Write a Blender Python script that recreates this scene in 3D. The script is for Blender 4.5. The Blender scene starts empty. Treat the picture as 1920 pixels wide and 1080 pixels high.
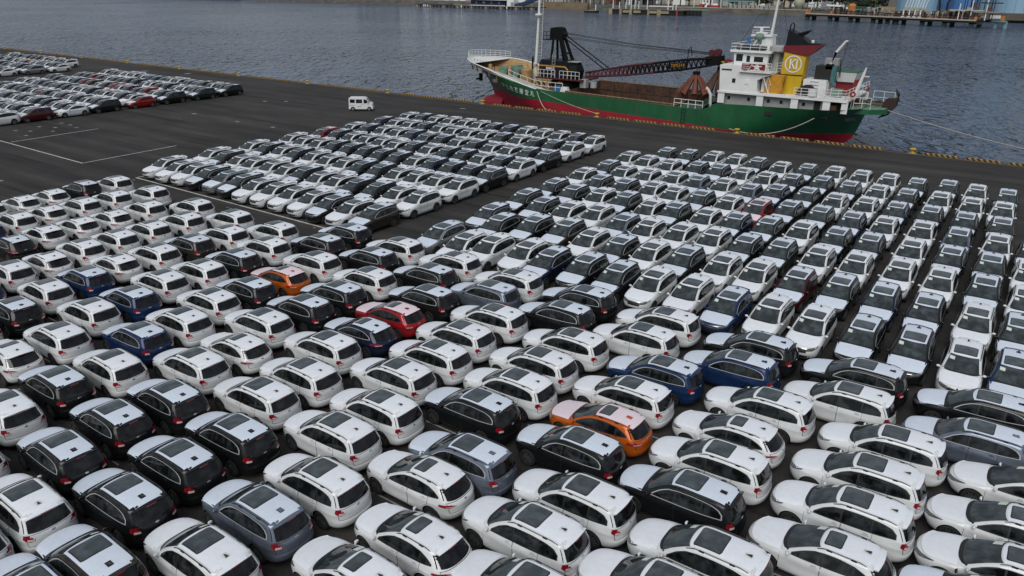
import bpy, bmesh, math, random
import numpy as np
from mathutils import Vector, Matrix
random.seed(7); rng = np.random.default_rng(7)
S = bpy.context.scene
COL = S.collection
rad = math.radians
# ------------------------------------------------------------------ camera
CAM_H, PITCH, ROLL, YAW = 17.36, 0.39046, 0.00682, rad(-34.8)
cy_, sy_ = math.cos(YAW), math.sin(YAW)
r0 = Vector((cy_, -sy_, 0)); fh = Vector((sy_, cy_, 0))
fwd = fh * math.cos(PITCH) - Vector((0, 0, 1)) * math.sin(PITCH)
up0 = fh * math.sin(PITCH) + Vector((0, 0, 1)) * math.cos(PITCH)
right = r0 * math.cos(ROLL) + up0 * math.sin(ROLL)
up = right.cross(fwd)
cam = bpy.data.cameras.new('camera'); cam.sensor_width = 36.0; cam.lens = 26.143
cam.clip_start = 0.5; cam.clip_end = 6000
camo = bpy.data.objects.new('camera', cam); COL.objects.link(camo); S.camera = camo
camo.matrix_world = Matrix(((right.x, up.x, -fwd.x, 0), (right.y, up.y, -fwd.y, 0), (right.z, up.z, -fwd.z, CAM_H), (0, 0, 0, 1)))
# ------------------------------------------------------------------ world, sun, exposure
SUN_EL, SUN_AZ = rad(47), rad(286)     # azimuth measured from +X towards +Y
w = bpy.data.worlds.new('World'); S.world = w; w.use_nodes = True
nt = w.node_tree; nt.nodes.clear()
out = nt.nodes.new('ShaderNodeOutputWorld'); bg = nt.nodes.new('ShaderNodeBackground')
sky = nt.nodes.new('ShaderNodeTexSky'); sky.sky_type = 'NISHITA'; sky.sun_disc = False
sky.sun_elevation = SUN_EL; sky.sun_rotation = math.pi / 2 - SUN_AZ
sky.air_density = 1.0; sky.dust_density = 1.5; sky.ozone_density = 1.0
tc = nt.nodes.new('ShaderNodeTexCoord'); mp = nt.nodes.new('ShaderNodeMapping'); mp.inputs['Scale'].default_value = (1, 1, 2.6)
no = nt.nodes.new('ShaderNodeTexNoise'); no.inputs['Scale'].default_value = 2.3; no.inputs['Detail'].default_value = 7; no.inputs['Roughness'].default_value = .58
rp = nt.nodes.new('ShaderNodeValToRGB'); rp.color_ramp.elements[0].position = .36; rp.color_ramp.elements[0].color = (.35, .35, .35, 1)
rp.color_ramp.elements[1].position = .62; rp.color_ramp.elements[1].color = (.95, .95, .95, 1)
no2 = nt.nodes.new('ShaderNodeTexNoise'); no2.inputs['Scale'].default_value = 4.1; no2.inputs['Detail'].default_value = 6
rp2 = nt.nodes.new('ShaderNodeValToRGB'); rp2.color_ramp.elements[0].position = .3; rp2.color_ramp.elements[0].color = (3.8, 4.3, 5.0, 1)
rp2.color_ramp.elements[1].position = .72; rp2.color_ramp.elements[1].color = (8.6, 8.9, 9.3, 1)
mx = nt.nodes.new('ShaderNodeMixRGB')
for a, b in ((tc.outputs['Generated'], mp.inputs[0]), (mp.outputs[0], no.inputs['Vector']), (mp.outputs[0], no2.inputs['Vector']), (no.outputs['Fac'], rp.inputs[0]), (no2.outputs['Fac'], rp2.inputs[0]),
             (rp.outputs[0], mx.inputs['Fac']), (sky.outputs[0], mx.inputs['Color1']), (rp2.outputs[0], mx.inputs['Color2']), (mx.outputs[0], bg.inputs['Color']), (bg.outputs[0], out.inputs[0])):
    nt.links.new(a, b)
bg.inputs['Strength'].default_value = 0.06
sun = bpy.data.lights.new('sun', 'SUN'); sun.energy = 2.35; sun.angle = rad(50); sun.color = (1, .975, .94)
suno = bpy.data.objects.new('sun', sun); COL.objects.link(suno)
sd = Vector((math.cos(SUN_EL) * math.cos(SUN_AZ), math.cos(SUN_EL) * math.sin(SUN_AZ), math.sin(SUN_EL)))
suno.rotation_euler = sd.to_track_quat('Z', 'Y').to_euler(); suno.location = (0, 0, 80)
S.view_settings.view_transform = 'Standard'; S.view_settings.look = 'None'; S.view_settings.gamma = 1
S.view_settings.use_curve_mapping = False; S.view_settings.exposure = 0.0
# ------------------------------------------------------------------ materials
def new_mat(name):
    m = bpy.data.materials.new(name); m.use_nodes = True
    return m, m.node_tree, m.node_tree.nodes['Principled BSDF']
def mat(name, col, rough=.5, metal=0., coat=0., spec=.5, var=0., vscale=3., bump=0., bscale=20., objvar=0., col2=None, stretch=(1, 1, 1)):
    m, nt, b = new_mat(name)
    b.inputs['Base Color'].default_value = (*col, 1); b.inputs['Roughness'].default_value = rough
    b.inputs['Metallic'].default_value = metal; b.inputs['Coat Weight'].default_value = coat; b.inputs['Coat Roughness'].default_value = .06
    b.inputs['Specular IOR Level'].default_value = spec
    n = nt.nodes.new; L = nt.links.new
    if var or bump:
        tc = n('ShaderNodeTexCoord'); mp = n('ShaderNodeMapping'); mp.inputs['Scale'].default_value = stretch; L(tc.outputs['Object'], mp.inputs[0])
    cur = None
    if var:
        no = n('ShaderNodeTexNoise'); no.inputs['Scale'].default_value = vscale; no.inputs['Detail'].default_value = 6; no.inputs['Roughness'].default_value = .65
        L(mp.outputs[0], no.inputs['Vector'])
        rp = n('ShaderNodeValToRGB'); rp.color_ramp.elements[0].position = .35; rp.color_ramp.elements[1].position = .68
        c2 = col2 if col2 else tuple(c * (1 - var) for c in col)
        rp.color_ramp.elements[0].color = (*c2, 1); rp.color_ramp.elements[1].color = (*col, 1)
        L(no.outputs['Fac'], rp.inputs[0]); cur = rp.outputs[0]
    if objvar:
        oi = n('ShaderNodeObjectInfo'); mr = n('ShaderNodeMapRange'); mr.inputs['To Min'].default_value = 1 - objvar; mr.inputs['To Max'].default_value = 1 + objvar
        L(oi.outputs['Random'], mr.inputs[0]); hv = n('ShaderNodeHueSaturation'); L(mr.outputs[0], hv.inputs['Value'])
        if cur: L(cur, hv.inputs['Color'])
        else: hv.inputs['Color'].default_value = (*col, 1)
        cur = hv.outputs[0]
    if cur: L(cur, b.inputs['Base Color'])
    if bump:
        no = n('ShaderNodeTexNoise'); no.inputs['Scale'].default_value = bscale; no.inputs['Detail'].default_value = 4
        L(mp.outputs[0], no.inputs['Vector'])
        bp = n('ShaderNodeBump'); bp.inputs['Strength'].default_value = bump; bp.inputs['Distance'].default_value = .02
        L(no.outputs['Fac'], bp.inputs['Height']); L(bp.outputs[0], b.inputs['Normal'])
    return m
M = {}
PAINT = {
 'W': ((.67, .69, .70), 0), 'D': ((.010, .011, .012), .1), 'G': ((.20, .235, .30), .55), 'N': ((.012, .018, .045), .2), 'B': ((.012, .034, .105), .25),
 'S': ((.34, .36, .37), .6), 'T': ((.055, .048, .040), .5), 'R': ((.32, .012, .016), .2), 'M': ((.075, .010, .014), .25), 'O': ((.52, .11, .012), .2), 'K': ((.014, .026, .024), .2)}
for k, (c, me) in PAINT.items():
    M['p' + k] = mat('car_paint_' + k, c, rough=.30 if k == 'W' else .24, metal=me, coat=.6 if k == 'W' else .3, spec=.45 if k == 'W' else .3, var=.12 if k == 'W' else .25, vscale=2.2, objvar=.04)
def film(name, c): return mat(name, c, rough=.42, spec=.45, var=.07, vscale=5, bump=.10, bscale=7, objvar=.03)
M['fW'] = film('film_white', (.75, .785, .84)); M['fD'] = film('film_blue_white', (.62, .69, .79)); M['fR'] = film('film_pinkish', (.74, .64, .70))
M['glass'] = mat('car_glass', (.030, .039, .042), rough=.04, spec=.55, coat=.2)
M['sideglass'] = mat('car_side_glass', (.009, .011, .012), rough=.05, spec=.4)
M['rearglass'] = mat('car_privacy_glass', (.006, .006, .007), rough=.06, spec=.45)
M['sunroof'] = mat('sunroof_glass', (.050, .064, .070), rough=.03, spec=.5, coat=.3)
M['black'] = mat('black_plastic', (.012, .012, .013), rough=.5)
M['seam'] = mat('panel_gap', (.02, .02, .02), rough=.8, spec=.1)
M['tyre'] = mat('tyre_rubber', (.012, .012, .012), rough=.85)
M['rim'] = mat('wheel_rim', (.16, .165, .17), rough=.35, metal=.7)
M['chrome'] = mat('chrome', (.62, .63, .64), rough=.18, metal=.9)
M['tail'] = mat('tail_lamp_red', (.36, .012, .026), rough=.12, coat=.6, var=.6, vscale=9)
M['tailclear'] = mat('tail_lamp_clear', (.55, .45, .45), rough=.15, coat=.5)
M['lamp'] = mat('head_lamp_lens', (.20, .215, .225), rough=.10, coat=.8, metal=.3, var=.75, vscale=14)
M['trimbright'] = mat('window_trim_bright', (.36, .37, .38), .3, spec=.6)
M['label'] = mat('paper_label', (.66, .74, .68), rough=.7, var=.3, vscale=30)
def pane(m, amt, lo=.45):  # mottled base colour stands in for varying reflections and cabin shapes behind the glass
    nt = m.node_tree; n = nt.nodes.new; L = nt.links.new; b = nt.nodes['Principled BSDF']
    tc = n('ShaderNodeTexCoord'); oi = n('ShaderNodeObjectInfo'); vm = n('ShaderNodeVectorMath'); vm.operation = 'ADD'; sc = n('ShaderNodeVectorMath'); sc.operation = 'SCALE'
    cx = n('ShaderNodeCombineXYZ')
    for k in range(3): L(oi.outputs['Random'], cx.inputs[k])
    L(cx.outputs[0], sc.inputs[0]); sc.inputs['Scale'].default_value = 37.0; L(tc.outputs['Object'], vm.inputs[0]); L(sc.outputs[0], vm.inputs[1])
    no = n('ShaderNodeTexNoise'); no.inputs['Scale'].default_value = 2.6; no.inputs['Detail'].default_value = 3; L(vm.outputs[0], no.inputs['Vector'])
    c = tuple(b.inputs['Base Color'].default_value); rp = n('ShaderNodeValToRGB'); rp.color_ramp.elements[0].position = .42; rp.color_ramp.elements[1].position = .66
    rp.color_ramp.elements[0].color = tuple(v * lo for v in c[:3]) + (1,); rp.color_ramp.elements[1].color = tuple(v * amt for v in c[:3]) + (1,); L(no.outputs['Fac'], rp.inputs[0]); L(rp.outputs[0], b.inputs['Base Color'])
pane(M['glass'], 1.7, .6); pane(M['sideglass'], 3.0); pane(M['sunroof'], 1.4, .75); pane(M['rearglass'], 2.0)
# ------------------------------------------------------------------ mesh helpers
class MB:
    def __init__(s): s.v = []; s.f = []; s.m = []
    def add(s, vs, fs, m=0):
        o = len(s.v); s.v += [tuple(map(float, p)) for p in vs]; s.f += [tuple(i + o for i in f) for f in fs]
        s.m += [m] * len(fs) if isinstance(m, int) else list(m); return s
    def box(s, c, d, m=0, rz=0., ry=0., taper=1.):
        x, y, z = d[0] / 2, d[1] / 2, d[2] / 2
        vs = [(-x, -y, -z), (x, -y, -z), (x, y, -z), (-x, y, -z)] + [(a * x * taper, b * y * taper, z) for a, b in ((-1, -1), (1, -1), (1, 1), (-1, 1))]
        if rz or ry:
            R = Matrix.Rotation(rz, 3, 'Z') @ Matrix.Rotation(ry, 3, 'Y'); vs = [R @ Vector(v) for v in vs]
        return s.add([(v[0] + c[0], v[1] + c[1], v[2] + c[2]) for v in vs], [(0, 3, 2, 1), (4, 5, 6, 7), (0, 1, 5, 4), (1, 2, 6, 5), (2, 3, 7, 6), (3, 0, 4, 7)], m)
    def tube(s, pts, r, n=6, m=0, cap=True):
        pts = [Vector(p) for p in pts]; rs = r if isinstance(r, (list, tuple)) else [r] * len(pts)
        rings = []; prev = None
        for i, p in enumerate(pts):
            d = (pts[min(i + 1, len(pts) - 1)] - pts[max(i - 1, 0)]).normalized()
            a = Vector((0, 0, 1)) if abs(d.z) < .95 else Vector((1, 0, 0))
            u = d.cross(a).normalized(); v = d.cross(u)
            rings.append([p + (u * math.cos(t) + v * math.sin(t)) * rs[i] for t in [2 * math.pi * k / n for k in range(n)]])
        vs = [q for g in rings for q in g]; fs = []
        for i in range(len(pts) - 1):
            for k in range(n): fs.append((i * n + k, i * n + (k + 1) % n, (i + 1) * n + (k + 1) % n, (i + 1) * n + k))
        if cap: fs += [tuple(range(n))[::-1], tuple((len(pts) - 1) * n + k for k in range(n))]
        return s.add(vs, fs, m)
    def bar(s, a, b, r, n=5, m=0): return s.tube([a, b], r, n, m)
    def lathe(s, prof, n=16, c=(0, 0, 0), m=0, axis='z'):
        vs = []; fs = []
        for (r, z) in prof:
            for k in range(n):
                t = 2 * math.pi * k / n; p = (r * math.cos(t), r * math.sin(t), z)
                if axis == 'y': p = (p[0], p[2], p[1])
                if axis == 'x': p = (p[2], p[0], p[1])
                vs.append((p[0] + c[0], p[1] + c[1], p[2] + c[2]))
        for i in range(len(prof) - 1):
            for k in range(n): fs.append((i * n + k, i * n + (k + 1) % n, (i + 1) * n + (k + 1) % n, (i + 1) * n + k))
        return s.add(vs, fs, m)
    def grid(s, P, m=0):
        P = np.asarray(P, float); r, c = P.shape[:2]
        return s.add(P.reshape(-1, 3), [(i * c + j, i * c + j + 1, (i + 1) * c + j + 1, (i + 1) * c + j) for i in range(r - 1) for j in range(c - 1)], m)
    def prism(s, poly, z0, z1, m=0, axis='z'):
        n = len(poly)
        def q(p, z): return (p[0], p[1], z) if axis == 'z' else ((p[0], z, p[1]) if axis == 'y' else (z, p[0], p[1]))
        vs = [q(p, z0) for p in poly] + [q(p, z1) for p in poly]
        fs = [tuple(range(n))[::-1], tuple(range(n, 2 * n))] + [(i, (i + 1) % n, n + (i + 1) % n, n + i) for i in range(n)]
        return s.add(vs, fs, m)
    def mesh(s, name, mats, smooth=None, org=(0, 0, 0), fix=True):
        me = bpy.data.meshes.new(name)
        vs = np.asarray(s.v, float).reshape(-1, 3) - np.asarray(org, float)
        me.from_pydata(vs.tolist(), [], s.f)
        for mm in (mats if isinstance(mats, (list, tuple)) else [mats]): me.materials.append(M[mm] if isinstance(mm, str) else mm)
        if len(me.polygons): me.polygons.foreach_set('material_index', s.m)
        if fix:
            b = bmesh.new(); b.from_mesh(me); bmesh.ops.recalc_face_normals(b, faces=b.faces); b.to_mesh(me); b.free()
        if smooth is not None:
            me.polygons.foreach_set('use_smooth', [True] * len(me.polygons)); me.set_sharp_from_angle(angle=rad(smooth))
        me.update(); return me
def link(name, me, parent=None):
    o = bpy.data.objects.new(name, me); COL.objects.link(o)
    if parent is not None: o.parent = parent
    return o
def tag(o, label=None, cat=None, group=None, kind=None):
    if label: o['label'] = label
    if cat: o['category'] = cat
    if group: o['group'] = group
    if kind: o['kind'] = kind
    return o
class Thing:
    """an Empty at the base of a thing; parts are built in world coordinates and stored relative to it"""
    def __init__(s, name, base, label, cat, group=None):
        s.base = base; s.o = bpy.data.objects.new(name, None); COL.objects.link(s.o); s.o.location = base; s.o.empty_display_size = .3
        tag(s.o, label, cat, group)
    def part(s, name, mb, mats, smooth=None, parent=None, kind=None, label=None):
        o = link(name, mb.mesh(name, mats, smooth, s.base), parent or s.o)
        if kind: o['kind'] = kind
        if label: o['label'] = label
        return o
    def put(s, name, me, parent=None):
        return link(name, me, parent or s.o)
ORD = 'zeroth first second third fourth fifth sixth seventh eighth ninth tenth eleventh twelfth thirteenth fourteenth fifteenth sixteenth seventeenth eighteenth nineteenth twentieth'.split()
TENS = {20: 'twenty', 30: 'thirty', 40: 'forty', 50: 'fifty', 60: 'sixty', 70: 'seventy'}
def ordw(n):
    if n <= 20: return ORD[n]
    t, u = n // 10 * 10, n % 10
    return (TENS[t][:-1] + 'ieth') if u == 0 else TENS[t] + '-' + ORD[u]
CDATA = """0.58,33.28,Ds -4.21,33.30,Ds -8.97,33.34,Ds -13.95,33.47,Ws -18.88,33.69,Ds -23.59,33.49,Ws -28.36,33.85,Ws -33.15,33.95,Ws -38.02,34.08,Ds
0.56,30.48,Gs -4.25,30.66,Ws -9.08,30.86,Bs -14.07,31.02,Ws -18.72,31.11,Ds -23.62,31.21,Gs -28.19,31.34,Ds -33.13,31.48,Ds -37.88,31.46,Ds -42.59,31.47,Ws -47.51,31.50,Ws -52.53,31.67,Ws -58.85,31.91,Ws -64.43,31.98,Ws
2.43,28.20,Wh -2.09,28.06,Ws -6.91,28.16,Ws -11.73,28.30,Bs -16.59,28.44,Ws -21.44,28.64,Ws -26.11,28.67,Ds -30.76,28.76,Ws -35.44,28.83,Ws -40.21,28.87,Ws -44.60,28.87,Ws -49.79,29.07,Ws -54.96,29.24,Ws -59.91,29.36,Ws -65.05,29.55,Ds
2.05,25.51,Wh -2.45,25.52,Ws -7.29,25.60,Wh -12.04,25.69,Ws -16.74,25.79,Ws -21.53,25.97,Ws -26.12,26.07,Rh -30.53,26.11,Ds -35.25,26.19,Oh -39.82,26.23,Ds -44.71,26.32,Ts -49.80,26.48,Ws -55.01,26.62,Wh -59.78,26.78,Ws -64.76,26.91,Wh
2.06,23.21,Wh -2.46,23.12,Ws -7.17,23.21,Ws -11.82,23.35,Oh -16.43,23.44,Ws -21.16,23.59,Ws -25.94,23.66,Nh -30.50,23.72,Ds -35.07,23.67,Ds -39.85,23.80,Ws -44.79,23.92,Ws -49.69,24.01,Ws -55.12,24.24,Wh -60.05,24.43,Wh -64.63,24.57,Wh
1.83,21.02,Ds -2.57,20.76,Wh -7.31,20.83,Ds -11.83,20.95,Ds -16.70,21.06,Ds -21.32,21.17,Ws -26.06,21.26,Ws -30.78,21.21,Ws -35.31,21.35,Ws -40.13,21.43,Ws -45.26,21.58,Wh -49.61,21.65,Ws -55.06,21.88,Wh -59.65,22.06,Ws -64.68,22.23,Wh
-5.59,18.36,Ws -10.22,18.43,Ws -14.90,18.13,Gs -19.88,18.67,Ws -24.66,18.76,Ws -29.51,18.86,Wh -34.25,18.90,Ws -39.16,19.02,Bs -44.26,19.16,Bs -49.20,19.32,Wh -54.57,19.56,Dh -58.72,19.56,Bs
-6.22,16.17,Ws -10.73,16.17,Ws -15.40,16.33,Wh -20.06,16.37,Ws -24.78,16.45,Ws -29.53,16.50,Ws -34.29,16.61,Bs -39.28,16.78,Ws -43.99,16.83,Ws -48.93,17.04,Ws
-9.37,13.90,Ws -13.46,13.83,Wh -18.18,13.94,Ws -23.14,14.01,Ds -27.64,14.11,Ds -32.42,14.23,Ws -37.46,14.33,Ws -42.68,14.52,Ds -47.18,14.57,Bs
-13.88,11.57,Wh -18.59,11.69,Gs -23.33,11.74,Ds -28.02,11.88,Ds -32.78,12.01,Ds -37.50,12.13,Wh -42.23,12.23,Ws
-18.26,9.41,Ws -22.85,9.49,Ds -27.32,9.58,Ds -32.28,9.73,Ws
-20.65,7.27,Ts -25.28,7.38,Ws -30.10,7.39,Ws
-20.84,5.59,Bs -25.29,5.45,Ws"""
DDATA = """1.71,56.98,D 1.73,52.04,W 1.77,46.98,W 1.67,42.19,D 1.71,37.12,B
-0.57,71.75,K -0.56,66.84,W -0.35,62.02,T -0.29,57.18,W -0.34,52.43,T -0.31,47.72,K -0.27,42.50,W -0.28,37.09,W
-2.79,72.00,W -2.68,66.93,W -2.67,61.98,D -2.63,57.27,G -2.56,52.52,D -2.55,47.55,W -2.59,42.47,D -2.47,37.37,D
-4.97,72.36,T -5.00,67.47,W -5.03,62.43,D -4.90,57.51,W -4.87,52.65,W -4.79,47.88,W -4.84,42.82,N -4.77,37.33,D
-7.29,71.52,D -7.39,67.00,D -7.34,62.10,N -7.29,57.16,W -7.36,52.39,D -7.22,47.59,W -7.13,42.92,D -7.10,37.20,W
-9.60,71.91,W -9.58,67.00,W -9.56,62.13,W -9.52,57.19,N -9.52,52.44,D -9.49,47.50,W -9.44,42.56,M -9.35,37.37,W
-11.85,71.80,W -11.85,67.00,D -11.83,61.95,W -11.86,57.44,D -11.85,52.45,W -11.91,47.54,K -11.79,42.52,W -11.57,37.13,B
-14.20,72.01,W -14.24,67.57,D -14.18,62.55,D -14.22,57.53,D -14.16,52.15,D -14.09,47.15,D -13.93,42.43,W -13.97,37.72,W
-16.55,71.62,K -16.60,66.74,D -16.57,62.13,N -16.28,56.49,R -16.44,51.92,N -16.36,47.28,W -16.40,42.48,D -16.28,37.61,W
-18.83,70.96,W -18.72,65.98,W -18.51,60.98,G -18.55,56.27,W -18.62,51.61,W -18.64,46.92,W -18.61,42.16,W -18.52,37.37,D
-21.28,71.65,D -20.93,66.39,W -20.89,61.49,W -20.97,56.51,D -21.21,51.95,K -20.93,46.60,W -20.77,41.94,D -20.83,37.57,D
-23.47,71.89,W -23.29,66.63,D -23.22,61.25,G -23.25,56.41,W -23.03,51.31,W -23.00,46.72,G -23.12,42.17,W -23.23,37.21,N
-25.75,71.75,W -25.33,66.50,D -25.39,61.49,W -25.35,56.78,W -25.71,52.52,D -25.67,47.77,W -25.63,43.18,T -25.26,37.66,W
-28.12,71.17,D -27.82,65.71,W -27.81,60.97,W -27.79,56.41,D -27.86,52.23,W -27.84,47.09,W -28.00,42.65,D -27.73,37.22,W
-30.33,70.74,T -30.34,66.03,W -30.18,60.86,W -30.24,56.37,D -30.28,52.05,D -30.23,47.22,D -30.22,41.44,D -29.60,36.73,W
-32.60,66.65,W -32.42,61.95,D -32.68,57.70,W -32.70,52.79,D -32.68,48.43,D -32.33,43.35,N -32.26,37.56,S"""
BDATA = """-67.01,38.52,W -64.52,38.29,W -62.38,38.50,W -60.12,38.47,D -57.69,38.52,S -55.44,38.47,D -53.10,38.22,W -50.81,38.29,W -48.55,38.29,W -46.19,38.30,W -43.94,38.20,D -41.68,38.17,W -39.32,38.24,T
-67.15,43.57,W -64.86,43.52,T -62.27,43.30,W -60.18,43.29,W -57.79,43.47,W -55.42,43.25,W -53.29,43.47,D -50.86,43.12,W -48.61,43.17,W -46.35,43.08,D -44.03,43.21,D -41.68,43.23,W -39.37,43.25,W
-67.13,48.35,W -64.82,48.47,D -62.58,48.66,W -60.21,48.54,D -57.91,48.62,W -55.52,48.37,W -53.20,48.32,W -50.94,48.23,D -48.67,48.30,D -46.29,48.14,W -44.06,48.23,W -41.77,48.31,W -39.47,48.46,W
-67.12,53.54,W -64.67,53.19,W -62.42,53.33,W -60.12,53.42,D -57.84,53.38,D -55.54,53.39,K -53.23,53.21,K -50.91,53.08,D -48.46,52.94,W -46.31,53.03,N -43.95,52.87,D -41.75,52.95,D -39.53,52.99,D
-66.95,57.95,R -64.72,58.12,D -62.27,57.97,W -59.94,57.88,W -57.59,57.85,W -55.24,57.45,W -53.20,57.90,D -50.88,57.79,W -48.57,57.84,D -46.40,57.86,D -44.02,57.58,W -41.73,57.70,N -39.51,57.71,W
-66.73,62.22,W -64.57,62.59,N -62.26,62.81,W -60.01,62.83,W -57.76,62.88,N -55.40,62.47,S -53.17,62.55,D -50.86,62.47,W -48.60,62.51,D -46.28,62.37,W -44.08,62.38,W -41.75,62.46,D -39.52,62.44,D
-66.84,67.26,D -64.55,67.38,W -62.25,67.36,W -60.03,67.61,D -57.73,67.65,W -55.50,67.44,W -53.16,67.27,W -50.91,67.48,W -48.63,67.44,D -46.32,67.46,W -44.03,67.22,D -41.81,67.33,D -39.66,67.51,W
-66.57,71.58,W -64.42,72.06,T -62.12,71.97,W -59.97,72.26,W -57.66,72.23,W -55.41,72.14,W -53.07,71.87,D -50.83,72.01,N -48.66,72.23,W -46.34,72.18,W -44.05,72.13,W -41.81,72.20,N -39.56,72.01,W"""
MARKS = [(-151.9,86.1,0.50,0.78),(-141.2,89.0,0.48,0.71),(-96.9,61.1,0.33,0.30),(-86.8,60.8,0.30,0.26),(-79.8,61.0,0.35,0.23),(-103.0,40.6,0.22,0.23),(-98.7,39.9,0.24,0.21),(-101.2,41.5,0.25,0.22),(-103.5,43.6,0.26,0.23),(-101.3,44.5,0.25,0.23),(-99.0,43.1,0.22,0.22),(-103.9,46.5,0.23,0.24),(-101.6,46.5,0.26,0.23),(-99.2,46.1,0.22,0.22),(-69.9,87.5,0.45,0.29),(-98.7,74.5,0.28,0.28),(-96.1,76.5,0.35,0.25),(-68.0,35.7,0.13,0.11),(-43.1,35.7,0.10,0.10),(-48.2,37.7,0.11,0.10),(-20.1,31.1,0.11,0.10),(-77.5,28.3,0.24,0.16)]
# ------------------------------------------------------------------ cars
def pchip(xs, ys):
    xs = np.asarray(xs, float); ys = np.asarray(ys, float); h = np.diff(xs); d = np.diff(ys) / h
    m = np.zeros_like(ys); m[0] = d[0]; m[-1] = d[-1]
    for i in range(1, len(xs) - 1):
        if d[i - 1] * d[i] > 0:
            w1 = 2 * h[i] + h[i - 1]; w2 = h[i] + 2 * h[i - 1]; m[i] = (w1 + w2) / (w1 / d[i - 1] + w2 / d[i])
    def f(x):
        x = np.clip(np.asarray(x, float), xs[0], xs[-1]); i = np.clip(np.searchsorted(xs, x) - 1, 0, len(xs) - 2)
        t = (x - xs[i]) / h[i]
        return (1 + 2 * t) * (1 - t) ** 2 * ys[i] + t * (1 - t) ** 2 * h[i] * m[i] + t * t * (3 - 2 * t) * ys[i + 1] + t * t * (t - 1) * h[i] * m[i + 1]
    return f
def tab(s):
    a = [tuple(map(float, p.split(':'))) for p in s.split()]
    return pchip([p[0] for p in a], [p[1] for p in a])
class Shell:
    def __init__(s, W, xf, xr, pf, pr, axles, wr, ztop):
        s.W, s.xf, s.xr, s.pf, s.pr = map(tab, (W, xf, xr, pf, pr)); s.ax = axles; s.wr = wr; s.zt = ztop; s.q = 2.2
    def half(s, x, z):
        b = np.zeros(np.broadcast(x, z).shape)
        g = np.exp(-((np.asarray(z) - .55) / .28) ** 2)
        for a in s.ax: b = b + .022 * np.exp(-((np.asarray(x) - a) / .40) ** 2) * g
        # waist crease and lower-door tuck
        b = b + .012 * np.exp(-((np.asarray(z) - .86) / .05) ** 2) - .02 * np.exp(-((np.asarray(z) - .60) / .13) ** 2) * np.exp(-((np.asarray(x) - .0) / .75) ** 4)
        return s.W(z) + b
    def t(s, x, z):
        xf, xr = s.xf(z), s.xr(z); return np.clip((x - (xf + xr) / 2) / ((xf - xr) / 2), -1, 1)
    def Y(s, x, z):
        t = s.t(x, z); p = np.where(t > 0, s.pf(z), s.pr(z))
        return s.half(x, z) * np.maximum(1 - np.abs(t) ** p, 0) ** (1 / s.q)
    def X(s, y, z, side):
        xf, xr = s.xf(z), s.xr(z); p = s.pf(z) if side > 0 else s.pr(z)
        u = np.minimum(np.abs(y) / s.W(z), 1)
        return (xf + xr) / 2 + side * (xf - xr) / 2 * np.maximum(1 - u ** s.q, 0) ** (1 / p)
    def Z(s, x, y):
        x = np.asarray(x, float); y = np.abs(np.asarray(y, float)); lo = np.full(np.broadcast(x, y).shape, .85); hi = np.full(lo.shape, s.zt)
        for _ in range(26):
            mid = (lo + hi) / 2; ok = (s.Y(x, mid) >= y) & (x < s.xf(mid)) & (x > s.xr(mid))
            lo = np.where(ok, mid, lo); hi = np.where(ok, hi, mid)
        return lo
    def ring(s, th, z):
        t = np.sin(th); xf, xr = s.xf(z), s.xr(z); x = (xf + xr) / 2 + (xf - xr) / 2 * t
        return x, s.Y(x, z)
    def body(s, zs, n):
        th = np.linspace(-math.pi / 2, math.pi / 2, n); mb = MB(); rows = []
        for z in zs:
            x, y = s.ring(th, z); x = np.r_[x, x[-2:0:-1]]; y = np.r_[y, -y[-2:0:-1]]
            rows.append(np.c_[x, y, np.full(len(x), z)])
        P = np.array(rows); k = P.shape[1]; P = np.concatenate([P, P[:, :1]], 1)
        N = len(zs)
        vs = np.array(rows).reshape(-1, 3); fs = [(i * k + j, i * k + (j + 1) % k, (i + 1) * k + (j + 1) % k, (i + 1) * k + j) for i in range(N - 1) for j in range(k)]
        fs += [tuple(range(k))[::-1], tuple((N - 1) * k + j for j in range(k))]
        return MB().add(vs, fs)
    # patches: matched bottom / top outlines, mapped on the shell
    def patch(s, mode, lo, hi, nu, nv, off, side=1, mb=None, m=0):
        lo = np.asarray(lo, float); hi = np.asarray(hi, float)
        def res(p):
            d = np.r_[0, np.cumsum(np.hypot(*np.diff(p, axis=0).T))]; u = np.linspace(0, d[-1], nu)
            return np.c_[np.interp(u, d, p[:, 0]), np.interp(u, d, p[:, 1])]
        a, b = res(lo), res(hi); v = np.linspace(0, 1, nv)[:, None, None]; G = a[None] * (1 - v) + b[None] * v
        A, B = G[..., 0], G[..., 1]
        if mode == 'side': P = np.stack([A, side * (s.Y(A, B) + off), B], -1)
        elif mode == 'front': P = np.stack([s.X(A, B, 1) + off, A, B + off * .6], -1)
        elif mode == 'rear': P = np.stack([s.X(A, B, -1) - off, A, B + off * .4], -1)
        elif mode == 'top': P = np.stack([A, B, s.Z(A, B) + off], -1)
        elif mode == 'ring':
            x, y = s.ring(A, B); P = np.stack([x + off * np.sin(A), side * (y + off * np.cos(A)), B], -1)
        return (mb or MB()).grid(P, m)
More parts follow.
